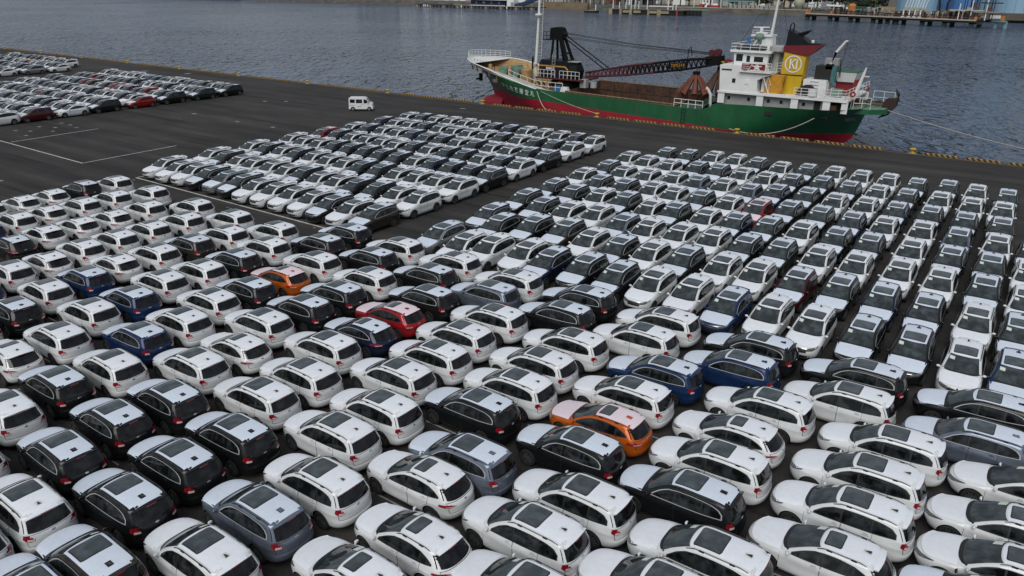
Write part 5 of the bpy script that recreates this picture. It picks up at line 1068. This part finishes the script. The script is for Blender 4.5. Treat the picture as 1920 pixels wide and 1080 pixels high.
mb = MB(); xa0, xa1 = xa(966, jy), xa(1004, jy); mb.prism([(xa0, 0), (xa0 + 5, 0), (xa1 + 1, 4.8), (xa1 + 1, 7.4), (xa0 + 6, 3.0), (xa0, 2.0)], jy - 1, jy + 2, axis='y'); simple('conveyor', 'dark blue inclined conveyor rising from the white cabin behind the fore mast', 'conveyor', [('conveyor_gallery', mb, 'fblue'), ('conveyor_leg', B_((xa1 - 3, jy + .5, 3), (.6, .6, 5)), 'fgrey')])
mb = MB(); mb.prism([(xa(982, WY + 40), 1.7), (xa(1003, WY + 40), 1.7), (xa(1003, WY + 40), 12), (xa(995, WY + 40), 14), (xa(982, WY + 40), 12)], WY + 25, WY + 50, axis='y'); simple('warehouse', 'white gabled warehouse behind the dark blue conveyor', 'warehouse', [('wall', mb, 'froof'), ('loading_door', B_((xa(990, WY + 24.9), WY + 24.9, 4), (5, .3, 4.4)), 'fgrey')])
for px, w_, h_, m, lab in ((700, 30, 6, 'fgrey', 'long grey warehouse on the shore at the edge of the open water'), (742, 16, 5, 'fbrick', 'low brown warehouse on the shore beside the grey one'), (775, 20, 9, 'froof', 'white warehouse on the shore behind the end of the black jetty'), (838, 40, 10, 'froof', 'wide white warehouse on the shore behind the blue shed'), (915, 50, 11, 'froof', 'tall white warehouse rising over the blue shed roof'), (1042, 9, 11, 'froof', 'narrow white building among the dark trees right of the fore mast'), (1185, 9, 12, 'froof', 'bright white block standing behind the concrete mooring jetty'), (1205, 14, 10, 'fgrey', 'grey block standing beside the bright white one behind the jetty')):
    Y = WY + 38; x = xa(px, Y); simple('warehouse', lab, 'warehouse', [('wall', B_((x, Y, LZ + h_ / 2), (w_, 16, h_)), m), ('roof', B_((x, Y, LZ + h_ + .25), (w_ + 1, 17, .5)), 'fgrey')] + [('warehouse_door', B_((x - w_ * .3 + w_ * .3 * k, Y - 8.05, LZ + 2.2), (w_ * .16, .2, 3.6)), 'fgrey' if m != 'fgrey' else 'fdark') for k in range(3)])
x = xa(1148, WY + 12); simple('brown_shed', 'small brown hut at the landward end of the green gangway', 'shed', [('wall', B_((x, WY + 12, 4), (9, 7, 4.6)), 'fbrick'), ('roof', B_((x, WY + 12, 6.6), (10, 8, .7), taper=.7), 'fbrick'), ('door', B_((x + 1, WY + 8.4, 3.2), (1.4, .2, 2.6)), 'fdark')])
# pontoon and gangway
py = 481.; x = xa(1109, py); simple('pontoon', 'small black floating pontoon at the foot of the green gangway', 'pontoon', [('float', B_((x, py, -1.4), (8.5, 6, 1.6)), 'fdark'), ('pontoon_deck', B_((x, py, -.5), (7, 5, .2)), 'fbeige'), ('post', B_((x + 3.2, py, 1.4), (.5, .5, 4)), 'froof')])
xg0, xg1 = xa(1113, py + 2), xa(1152, py + 24); g_ = Thing('gangway', (xg0, py + 2, -.5), 'pale green gangway sloping from the shore down to the black pontoon', 'gangway')
mb = MB(); mb.add([(xg0, py + 1.2, -.3), (xg1, py + 23, 2.6), (xg1, py + 25, 2.6), (xg0, py + 3, -.3)], [(0, 1, 2, 3)]); g_.part('walkway', mb, ['palegreen']); g_.part('handrail', MB().add([(xg0, py + 1.2, -.3), (xg1, py + 23, 2.6), (xg1, py + 23, 4.0), (xg0, py + 1.2, 1.0)], [(0, 1, 2, 3)]), ['palegreen'])
# mooring jetty of concrete dolphins
jy = 472.; mj = Thing('mooring_jetty', (xa(1205, jy), jy, WZ), 'concrete mooring jetty with beige fender panels and dark gaps', 'jetty')
x0, x1 = xa(1138, jy), xa(1279, jy)
mj.part('jetty_deck', B_(((x0 + x1) / 2, jy + 6, 1.2), (x1 - x0, 10, .5)), ['fconc']); mj.part('jetty_face', B_(((x0 + x1) / 2, jy + 2.2, -1.0), (x1 - x0, 1.5, 4.2)), ['fdark'])
for px, w_ in ((1143, 2.6), (1162, 1.6), (1172, 4.6), (1181, 1.8), (1193, 5.0), (1214, 1.2), (1223, 5.0), (1234, 2.6), (1245, 5.6), (1268, 1.0)):
    mj.part('fender_panel', B_((xa(px, jy), jy + 1.2, -.2 if w_ > 3 else -.8), (w_, .8, 1.5 if w_ > 3 else 4.2)), ['fbeige' if w_ > 1.1 else 'fred'])
mj.part('service_pipe', B_((xa(1233, jy), jy + 4, 3.4), (xa(1256, jy) - xa(1213, jy), .5, .6)), ['froof']); mj.part('service_pipe', B_((xa(1175, jy), jy + 4, 3.0), (xa(1212, jy) - xa(1150, jy), .4, .5)), ['palegreen'])
for px, h_ in ((1149, 5), (1161, 4.2), (1173, 4.4), (1183, 12), (1190, 13), (1197, 5), (1213, 8), (1252, 11), (1261, 7), (1267, 7)): mj.part('lamp_post' if h_ > 9 else 'post', B_((xa(px, jy + 3), jy + 3, 1.4 + h_ / 2), (.45, .45, h_)), ['froof'])
mj.part('gate_frame', B_((xa(1264, jy + 3), jy + 3, 8.2), (3.2, .4, .4)), ['froof'])
mj.part('link_bridge', B_((xa(1300, jy + 8), jy + 10, 1.7), (xa(1330, jy) - xa(1272, jy), 3, .7)), ['palegreen'])
for i in range(5): mj.part('pile', B_((xa(1283 + 7 * i, jy + 8), jy + 8.5, -.5), (2.2, 2.2, 3.4)), ['fdark'])
# shore clutter behind the wall
def post(px, Y, h, w_=.35, m='froof'): 
    x = xa(px, Y); return B_((x, Y, LZ + h / 2), (w_, w_, h))
for i, (px, Y, h) in enumerate(((1014, 540, 16), (1066, 536, 13), (1091, 530, 14), (1106, 528, 17), (1130, 538, 15), (1300, 530, 18), (1312, 545, 16), (1350, 540, 14), (1421, 536, 13), (1466, 534, 15), (1520, 533, 12), (1560, 540, 14), (1611, 536, 13))):
    simple('light_mast', 'slim pale light mast on the far shore, %s from the blue shed' % ordw(i + 1), 'mast', [('pole', post(px, Y, h), 'froof'), ('lamp_head', B_((xa(px, Y), Y - .5, LZ + h), (1.6, 1.0, .35)), 'fgrey')], 'light masts along the far shore')
Y = 534.; x0, x1 = xa(1352, Y), xa(1412, Y); pb = Thing('pipe_bridge', (x0, Y, LZ), 'teal pipe bridge on posts in front of the light green trees', 'pipe bridge'); pb.part('pipe', B_(((x0 + x1) / 2, Y, 6.2), (x1 - x0, 1.2, .9)), ['fteal']); pb.part('pipe', B_(((x0 + x1) / 2, Y + 1, 7.4), (x1 - x0, .8, .4)), ['fteal'])
for i in range(6): pb.part('support_post', B_((x0 + (x1 - x0) * i / 5, Y, 3.9), (.5, .8, 4.4)), ['fteal'])
fn = Thing('picket_fence', (xa(1390, 527), 527, LZ), 'grey-brown picket fence on top of the far sea wall', 'fence'); xf0, xf1 = xa(1365, 527), xa(1448, 527)
for i in range(30): fn.part('picket', B_((xf0 + (xf1 - xf0) * i / 30, 527, 2.9), (.8, .12, 2.3)), ['shipgrey' if i % 3 else 'fconc'])
fn.part('fence_rail', B_(((xf0 + xf1) / 2, 527.1, 3.2), (xf1 - xf0, .1, .2)), ['fgrey'])
for px, m, w_, h_, nm, lab, cat in ((1316, 'fred', 4, 3, 'excavator', 'red machine with a white cab on the far sea wall', 'machine'), (1336, 'fred', 8, 2.2, 'barrier_row', 'low red and white barrier on the far wall beside the red machine', 'barrier'), (1323, 'froof', 4, 1.8, 'parked_truck', 'small white truck between the red machine and the red barrier', 'truck'), (1462, 'fconc', 4, 3.6, 'stone_hut', 'small pale stone hut on the wall right of the wheelhouse mast', 'hut'), (1451, 'fgrey', 3, 2.6, 'gable_hut', 'tiny gabled hut on the wall left of the wheelhouse mast', 'hut')):
    x = xa(px, 528); simple(nm, lab, cat, [('lower_body', B_((x, 528, LZ + h_ * .4), (w_, 2.4, h_ * .8)), m), ('cabin', B_((x + w_ * .2, 528, LZ + h_ * .95), (w_ * .45, 2.2, h_ * .6), taper=.8), 'froof' if m == 'fred' else m)])
x = xa(1496, 529); mb = MB(); mb.lathe([(.01, 3), (2.2, 3.4), (3.4, 5), (3.4, 7.2), (2.2, 9), (.01, 9.5)], 14, c=(x, 529, 0)); simple('cream_silo', 'cream rounded storage vessel on a pale plinth behind the far wall', 'tank', [('vessel', mb, 'fcream'), ('plinth', B_((x, 529, 2.6), (5, 4, 1.8)), 'fconc'), ('inlet_pipe', B_((x + 2, 529, 9.6), (.7, .7, 2.5)), 'fcream')])
for i, (px, w_, h_) in enumerate(((1516, 6, 3.4), (1536, 8, 4.0), (1552, 5, 5))): x = xa(px, 534); simple('pipe_rack', 'grey pipe rack behind the far wall, %s from the cream vessel' % ordw(i + 1), 'pipe rack', [('rack_beam', B_((x, 534, LZ + h_), (w_, 1.5, .6)), 'fgrey'), ('rack_beam', B_((x, 534, LZ + h_ * .55), (w_, 1.5, .4)), 'shipgrey')] + [('rack_post', B_((x - w_ / 2 + w_ * k / 3, 534, LZ + h_ / 2), (.3, .3, h_)), 'fgrey') for k in range(4)], 'pipe racks')
x = xa(1567, 524); mb = MB(); mb.prism([(x - 5.5, 4.6), (x + 5, 4.2), (x + 5.4, 5.0), (x - 6.3, 5.6)], 523, 525.5, axis='y'); simple('laid_up_boat', 'white boat hull on a stand among the dark trees', 'boat', [('boat_hull', mb, 'froof'), ('boat_stand', B_((x, 524, 3.2), (6, 1.5, 2.6)), 'fdark')])
# oil jetty with loading arms
jy = 452.; oj = Thing('oil_jetty', (xa(1670, jy), jy, WZ), 'long low oil jetty with a cream deck edge on green piles', 'jetty')
def jyx(px): return 470 + (436 - 470) * (px - 1511) / (1831 - 1511)
pa, pbb = (xa(1511, 470), 470.), (xa(1834, 436), 436.)
def jbeam(w_, z0, z1, off, m, name):
    d = Vector((pbb[0] - pa[0], pbb[1] - pa[1])).normalized(); n_ = Vector((-d.y, d.x)); a = Vector(pa) + n_ * off; c = Vector(pbb) + n_ * off
    mb = MB(); mb.add([(a.x, a.y, z0), (c.x, c.y, z0), (c.x + n_.x * w_, c.y + n_.y * w_, z0), (a.x + n_.x * w_, a.y + n_.y * w_, z0), (a.x, a.y, z1), (c.x, c.y, z1), (c.x + n_.x * w_, c.y + n_.y * w_, z1), (a.x + n_.x * w_, a.y + n_.y * w_, z1)], [(0, 3, 2, 1), (4, 5, 6, 7), (0, 1, 5, 4), (1, 2, 6, 5), (2, 3, 7, 6), (3, 0, 4, 7)]); return oj.part(name, mb, [m])
jbeam(.4, 1.4, 2.0, -.4, 'fbeam', 'deck_edge'); jbeam(7, .5, 1.8, 0, 'fdark', 'jetty_deck')
for px in (1515, 1558, 1597, 1640, 1667, 1684, 1733, 1775, 1826):
    Y = jyx(px) + 1.5
    for k in (0, 1): oj.part('pile', B_((xa(px, Y) + 3.2 * k, Y + 2.5 * k, -.9), (2.0, 2.0, 3.4)), ['fpile'])
    oj.part('pile_cap', B_((xa(px, Y) + 1.6, Y + 1, .2), (5.6, 4, .5)), ['fpile'])
for px in (1513, 1518, 1559, 1832): Y = jyx(px) + 1; oj.part('mooring_hook', B_((xa(px, Y), Y, 2.7), (1.1, 1.1, 1.5)), ['forange'])
rnd = random.Random(5)
for i in range(110):
    px = 1562 + 268 * i / 110 + rnd.uniform(-1.5, 1.5); Y = jyx(px) + rnd.uniform(2, 6); h_ = rnd.uniform(1.2, 4.2); oj.part('pipework', B_((xa(px, Y), Y, 1.8 + h_ / 2), (rnd.uniform(.3, .9), .6, h_)), [rnd.choice(['fgrey', 'fdark', 'fdark', 'fbrick', 'fpile', 'fbeam'])])
for z, o_, m in ((3.3, 3, 'fdark'), (4.4, 5, 'fgrey'), (2.6, 2, 'fbrick')):
    jbeam(.35, z, z + .35, o_, m, 'pipe_run')
for i, px in enumerate((1694, 1705, 1715.5, 1726)):
    Y = jyx(px) + 2; x = xa(px, Y); la = Thing('loading_arm', (x, Y, 1.8), 'tall white marine loading arm before the pale blue tank, %s from the trees' % ordw(i + 1), 'loading arm', 'loading arms on the oil jetty')
    mb = MB(); mb.bar((x, Y, 1.8), (x, Y, 5.5), .38, 6); mb.box((x, Y, 2.0), (1.6, 1.6, .6)); la.part('riser', mb, ['froof'])
    mb = MB(); mb.bar((x + .2, Y, 5.4), (x + 2.2, Y, 16.6), .26, 5); la.part('inner_arm', mb, ['froof']); mb = MB(); mb.bar((x + 1.5, Y, 5.4), (x + 3.6, Y, 15.6), .2, 5); la.part('outer_arm', mb, ['froof'])
    mb = MB(); mb.box((x + 2.8, Y, 16.2), (2.2, .8, .5)); la.part('arm_head', mb, ['froof']); mb = MB(); mb.box((x + 1.0, Y, 5.8), (1.6, .9, 1.6)); la.part('counterweight', mb, ['fcream'])
tw_ = Thing('jetty_tower', (xa(1822, 441), 441, 1.8), 'dark steel frame tower with cream railings at the end of the oil jetty', 'tower')
for px, z, w_, h_, m in ((1812, 6.0, 15, .5, 'fbeam'), (1812, 11.5, 8, .4, 'fdark'), (1827, 13.5, 7, .4, 'fdark'), (1850, 5.4, 12, .5, 'fgrey'), (1856, 9.5, 9, .4, 'fdark')):
    Y = 441; tw_.part('platform', B_((xa(px, Y), Y + 2, z), (w_, 5, h_)), [m])
for i, px in enumerate((1798, 1804, 1810, 1816, 1821, 1827, 1833, 1842, 1849, 1856, 1862)): tw_.part('tower_post', B_((xa(px, 441), 441 + (i % 2) * 4, 1.5 + (3.8 if px < 1800 else 5.5)), (.35, .35, 7.6 if px < 1800 else 11)), ['fdark' if i % 4 else 'froof'])
for i, px in enumerate((1806, 1815, 1824, 1846, 1854)): tw_.part('process_vessel', B_((xa(px, 443), 443, 4.0 + (i % 3) * 2.2), (2.4, 2, 2.2)), ['shipgrey' if i % 2 else 'fbrick'])
md = Thing('mooring_dolphin', (xa(1877, 448), 448, WZ), 'teal steel mooring dolphin with an orange hook off the jetty end', 'dolphin')
for k in (0, 1): md.part('leg', B_((xa(1872, 448) + 4.2 * k, 448, -.9), (1.3, 2, 4)), ['fteal'])
md.part('dolphin_deck', B_((xa(1877, 448), 448, 1.2), (6.4, 4, .6)), ['fteal']); md.part('mooring_hook', B_((xa(1883, 448), 448, 2.6), (1.6, 1.4, 2.0)), ['forange']); md.part('sign_board', B_((xa(1868, 452), 452, 3.0), (4.6, .2, 1.5)), ['froof'])
x = xa(1596, 471); mb = MB(); mb.lathe([(.01, 2.2), (1.9, 2.4), (2.1, 4), (2.1, 6.4), (1.2, 7.4), (.01, 7.6)], 12, c=(x, 471, 0)); simple('orange_tank', 'upright orange tank behind the oil jetty beside the dark trees', 'tank', [('vessel', mb, 'forange'), ('vent_cap', B_((x, 471, 8.2), (.7, .7, 1.4)), 'fdark')])
x = xa(1611, 474); simple('green_container', 'green container behind the oil jetty next to the orange tank', 'container', [('container_box', B_((x, 474, 4.3), (6, 3, 2.6)), 'deckgreen'), ('container_lid', B_((x, 474, 5.75), (6.3, 3.3, .3)), 'deckgreen')])
x = xa(1662, 500); simple('pipe_stack', 'stack of tan and mauve pipes on the shore left of the pale tank', 'pipes', [('pipe_bundle', B_((x, 500, 4.6), (9, 3, 1.4)), 'tan'), ('pipe_bundle', B_((x - 7, 500, 4.0), (8, 3, 1.6)), 'fgrey')])
# storage tanks
def tank(pxl, pxr, Y, h, m, label):
    xl, xr = xa(pxl, Y), xa(pxr, Y); r = (xr - xl) / 2; c = ((xl + xr) / 2, Y + r * .4, LZ)
    t = Thing('storage_tank', c, label, 'tank', 'blue storage tanks'); mb = MB(); mb.lathe([(r, LZ), (r, LZ + h)], 64, c=(c[0], c[1], 0)); t.part('shell', mb, [m], 60)
    mb = MB(); mb.lathe([(r, LZ + h), (r * .5, LZ + h + 2.4), (.01, LZ + h + 3)], 64, c=(c[0], c[1], 0)); t.part('roof', mb, [m], 60)
    for k in range(9):
        a = math.pi + math.pi * (k + .5) / 9; mb = MB(); mb.bar((c[0] + (r + .12) * math.cos(a), c[1] + (r + .12) * math.sin(a), LZ), (c[0] + (r + .12) * math.cos(a), c[1] + (r + .12) * math.sin(a), LZ + h), .16, 4); t.part('shell_rib', mb, [m])
    mb = MB(); mb.lathe([(r + .3, LZ + .1), (r + .3, LZ + .9), (r, LZ + 1)], 64, c=(c[0], c[1], 0)); t.part('base_ring', mb, ['fgrey'], 60)
tank(1676, 1752, 545, 22, 'ftank', 'pale blue storage tank behind the four white loading arms'); tank(1746, 1786, 575, 20, 'ftank2', 'blue storage tank half hidden behind the pale one'); tank(1779, 1828, 548, 21, 'ftank2', 'deep blue storage tank behind the end of the oil jetty')
tank(1822, 1868, 562, 22, 'ftank', 'pale blue storage tank just behind the dark steel tower'); tank(1854, 1952, 545, 24, 'ftank', 'widest pale blue storage tank at the corner of the shore')
dk = Thing('tank_dike', (xa(1890, 520), 519, LZ), 'low brown earth dike before the widest pale blue tank', 'dike'); mb = B_((xa(1880, 519), 519, 1.2), (70, 4, 3.6), taper=.95); dk.part('dike_wall', mb, ['fland'])
for sd, (pxa_, za, pxb_, zb) in enumerate(((1751, 17, 1760, 6), (1789, 17, 1774, 8))):
    mb = MB(); mb.bar((xa(pxa_, 525), 525, za), (xa(pxb_, 525), 525, zb), .6, 5); mb.bar((xa(pxb_, 525), 525, zb), (xa(pxb_, 525), 525, LZ), .6, 5); simple('derrick_arm', ('dark slanting derrick arm in front of the half hidden blue tank' if sd == 0 else 'dark slanting derrick arm in front of the deep blue tank'), 'derrick', [('boom', mb, 'fdark'), ('foot', B_((xa(pxb_, 525), 525, LZ + .8), (2, 2, 1.6)), 'fgrey')], 'derrick arms')
# trees on the far shore: trunk, limbs and a crown of leaf clumps
def leaf_crown(r, h, n, seed):
    rr = np.random.default_rng(seed); V = []; F = []
    blobs = [(rr.normal(0, .42, 3) * (r, r, h * .33), rr.uniform(.35, .6) * r) for _ in range(9)]
    for i in range(n):
        c, br = blobs[rr.integers(len(blobs))]; d = rr.normal(0, 1, 3); d /= np.linalg.norm(d); p = c + d * br * rr.uniform(.7, 1.05) * (1, 1, .8)
        s = rr.uniform(.25, .6) * r * .22; u = rr.normal(0, 1, 3); u /= np.linalg.norm(u); v = np.cross(u, rr.normal(0, 1, 3)); v /= np.linalg.norm(v); o = len(V)
        V += [p + u * s, p + v * s * .7, p - u * s, p - v * s * .7]; F.append((o, o + 1, o + 2, o + 3))
    return np.array(V), F
CRN = {}
def tree(px, Y, h, r, lf, label, group):
    k = (lf, rnd.randrange(4))
    if k not in CRN:
        v, f = leaf_crown(1., 1.3, 900, k[1] * 7 + (3 if lf == 'leaf' else 50)); CRN[k] = MB().add(v, f).mesh('crown', [lf], None, fix=False)
    x = xa(px, Y); root = bpy.data.objects.new('shore_tree', None); COL.objects.link(root); root.location = (x, Y, LZ); tag(root, label, 'tree', group)
    c = link('crown', CRN[k], root); c.location = (0, 0, h * .58); c.scale = (r, r, h * .42); c.rotation_euler = (0, 0, rnd.uniform(0, 6))
    mb = MB(); mb.tube([(0, 0, 0), (.1, 0, h * .3), (0, .1, h * .7)], [h * .035, h * .025, h * .01], 6)
    for a in range(4): t = a * 1.6 + h; mb.tube([(0, 0, h * (.25 + .08 * a)), (r * .5 * math.cos(t), r * .5 * math.sin(t), h * (.5 + .06 * a))], [h * .015, h * .006], 4)
    link('trunk', mb.mesh('trunk', ['trunk']), root)
ti = {'d': 0, 'l': 0}
for px, Y, h, r, lf in ((1018, 535, 13, 4.5, 'd'), (1026, 540, 15, 5, 'd'), (1056, 538, 12, 4.5, 'd'), (1066, 548, 15, 6, 'd'), (1078, 536, 10, 4, 'd'), (1086, 540, 14, 5, 'l'), (1098, 546, 16, 6, 'd'), (1112, 540, 14, 5, 'l'), (1124, 545, 13, 5, 'd'), (1136, 552, 15, 6, 'd'), (1162, 546, 12, 5, 'd'), (1172, 552, 15, 6, 'd'), (1210, 548, 10, 5, 'd'), (1222, 552, 11, 6, 'd'), (1238, 550, 14, 7, 'd'), (1256, 552, 14, 7, 'd'), (1274, 550, 15, 7, 'd'), (1290, 556, 14, 7, 'd'), (1330, 556, 16, 7, 'd'), (1346, 552, 14, 6, 'd'), (1372, 548, 14, 7, 'l'), (1388, 552, 15, 7, 'l'), (1402, 548, 13, 6, 'd'), (1418, 546, 13, 6, 'l'), (1434, 548, 15, 7, 'l'), (1456, 546, 14, 6, 'd'), (1468, 550, 16, 6, 'd'), (1480, 556, 15, 6, 'd'),
                           (1512, 556, 15, 7, 'd'), (1530, 560, 15, 7, 'd'), (1558, 556, 15, 7, 'd'), (1576, 545, 15, 7, 'd'), (1590, 540, 15, 6, 'd'), (1606, 538, 16, 7, 'd'), (1622, 530, 13, 6, 'd'), (1634, 526, 11, 6, 'l'), (1645, 536, 10, 6, 'd'), (1600, 520, 9, 5, 'd'), (1616, 515, 8, 5, 'd'), (1630, 512, 7, 5, 'l')):
    if Y < 524: Y = 524
    ti[lf] += 1; tree(px, Y, h, r, 'leaf' if lf == 'd' else 'leaf2', ('dark bushy tree on the far shore, %s of its kind from the fore mast' if lf == 'd' else 'light green tree on the far shore, %s of its kind from the fore mast') % ordw(ti[lf]), 'dark trees on the far shore' if lf == 'd' else 'light green trees on the far shore')
# roofs of the town behind the trees
rnd = random.Random(9)
for i in range(26):
    px = 1210 + 17 * i + rnd.uniform(-5, 5); Y = 590 + rnd.uniform(-12, 45); x = xa(px, Y); w_ = rnd.uniform(7, 13); h_ = rnd.uniform(4, 9)
    if 1640 < px: continue
    simple('house', '%s house with a grey roof behind the far trees, %s from the white block' % (('cream', 'white', 'grey')[i % 3], ordw(i + 1)), 'house', [('wall', B_((x, Y, LZ + h_ / 2), (w_, 8, h_)), ('fbeam', 'froof', 'fgrey')[i % 3]), ('roof', B_((x, Y, LZ + h_ + .8), (w_ + 1, 9, 1.6), taper=.5), 'fgrey')] + [('window', B_((x - w_ * .3 + w_ * .3 * k, Y - 4.05, LZ + h_ * .6), (1.2, .15, 1.3)), 'dkglass') for k in range(3)], 'houses behind the far trees')
# ------------------------------------------------------------------ the parked cars
def place(kind, lod, col, x, y, yaw, who, where, group):
    return place_car(kind, lod, col, x, y, yaw, who + ' ' + where, group)
# near block: rows parallel to the quay, noses away from the ship
rw = CDATA.strip().split('\n'); nrow = len(rw)
for i, ln in enumerate(rw):
    for j, s in enumerate(ln.split()):
        x, y, c = s.split(','); col, t = c[0], c[1]; kind = 'suv' if t == 's' else 'hat'
        place_car(kind, 0, col, float(x) + rng.normal(0, .02), float(y), math.pi - .022 + rng.normal(0, .010),
                  '%s %s, %s from the right in the near block\'s %s row' % (COLN[col], KN[kind][1], ordw(j + 1), ordw(i + 1)), 'cars parked in the near block')
cl = DDATA.strip().split('\n')
for i, ln in enumerate(cl):
    cars = ln.split()
    for j, s in enumerate(cars):
        x, y, col = s.split(',')
        place_car('suv', 1, col, float(x), float(y), -math.pi / 2 + rng.normal(0, .008), '%s SUV facing camera, %s from the front of the %s column in the right block' % (COLN[col], ordw(len(cars) - j), ordw(i + 1)), 'cars parked in the block facing the camera')
for i, ln in enumerate(BDATA.strip().split('\n')):
    cars = ln.split()
    for j, s in enumerate(cars):
        x, y, col = s.split(',')
        place_car('suv', 1 if i == 0 or j == len(cars) - 1 else 2, col, float(x), float(y), -math.pi / 2 + rng.normal(0, .008), '%s SUV, %s car from the aisle in the middle block\'s %s row' % (COLN[col], ordw(len(cars) - j), ordw(i + 1)), 'cars parked in the middle block')
# far block: the aisle column as things, the rest as one mass
fa = [('suv', 'D'), ('suv', 'K'), ('suv', 'D'), ('hat', 'R'), ('suv', 'D'), ('hat', 'W'), ('suv', 'M'), ('suv', 'W')]
FY = [75.2, 70.2, 65.0, 60.0, 54.7, 50.1, 45.4, 41.2]
for j, (k, c) in enumerate(fa):
    place_car(k, 2, c, -108.3, FY[j], -math.pi / 2, '%s %s at the aisle edge of the far block, %s from the sea' % (COLN[c], KN[k][1], ordw(j + 1)), 'cars along the aisle of the far block')
fa2 = [('hat', 'W', 75.1), ('suv', 'S', 70.1), ('hat', 'W', 65.0)]
for j, (k, c, y) in enumerate(fa2):
    place_car(k, 2, c, -163.6, y, -math.pi / 2, '%s %s ending a row of the farthest block by the sea, %s from the sea' % (COLN[c], KN[k][1], ordw(j + 1)), 'cars along the edge of the farthest block')
def merged(kind, col):
    V = []; F = []; MI = []; mats = []; o = 0
    vs = variant(kind, 2, col)
    for name, me, par, loc in vs:
        v = np.zeros(len(me.vertices) * 3); me.vertices.foreach_get('co', v); v = v.reshape(-1, 3)
        if loc: c_, s_ = math.cos(loc[3]), math.sin(loc[3]); v = np.c_[v[:, 0] * c_ - v[:, 1] * s_ + loc[0], v[:, 0] * s_ + v[:, 1] * c_ + loc[1], v[:, 2] + loc[2]]
        for p in me.polygons:
            F.append(np.array(p.vertices) + o); m = me.materials[p.material_index]
            if m.name not in mats: mats.append(m.name)
            MI.append(mats.index(m.name))
        V.append(v); o += len(v)
    return np.concatenate(V), F, MI, mats
rnd = random.Random(11); V = []; F = []; MI = []; mats = []; o = 0; cache = {}
def put(kind, col, x, y):
    global o
    if (kind, col) not in cache: cache[(kind, col)] = merged(kind, col)
    v, f, mi, ms = cache[(kind, col)]
    for m in ms:
        if m not in mats: mats.append(m)
    mp_ = [mats.index(m) for m in ms]
    yw = -math.pi / 2; V.append(np.c_[v[:, 1] + x, -v[:, 0] + y, v[:, 2]]); F.extend([q + o for q in f]); MI.extend([mp_[i] for i in mi]); o += len(v)
pal = 'WWWWWWWWDDDDKGNRMSST'
for i in range(1, 17):
    for j in range(8):
        if j == 7 and i > 2 or j == 6 and i > 6 or j == 5 and i > 10 or j == 4 and i > 14: continue   # beyond the frame
        put('suv' if rnd.random() < .65 else 'hat', rnd.choice(pal), -108.3 - 2.33 * i + rnd.uniform(-.08, .08), FY[j] + rnd.uniform(-.15, .15))
for i in range(0, 15):
    for j, y in enumerate((80.0, 75.1, 70.1, 65.0)):
        if (i == 0 and j > 0) or (i < 3 and j == 0) or (j == 3 and i > 4) or (j == 2 and i > 8): continue
        put('suv' if rnd.random() < .6 else 'hat', rnd.choice(pal), -163.6 - 2.33 * i + rnd.uniform(-.08, .08), y + rnd.uniform(-.15, .15))
me = bpy.data.meshes.new('parked_cars'); me.from_pydata(np.concatenate(V).tolist(), [], [tuple(int(k) for k in q) for q in F])
for m in mats: me.materials.append(bpy.data.materials[m])
me.polygons.foreach_set('material_index', MI); me.polygons.foreach_set('use_smooth', [True] * len(me.polygons)); me.set_sharp_from_angle(angle=rad(40)); me.update()
tag(link('parked_cars', me), 'mass of parked cars filling the far block by the sea', None, None, 'stuff')
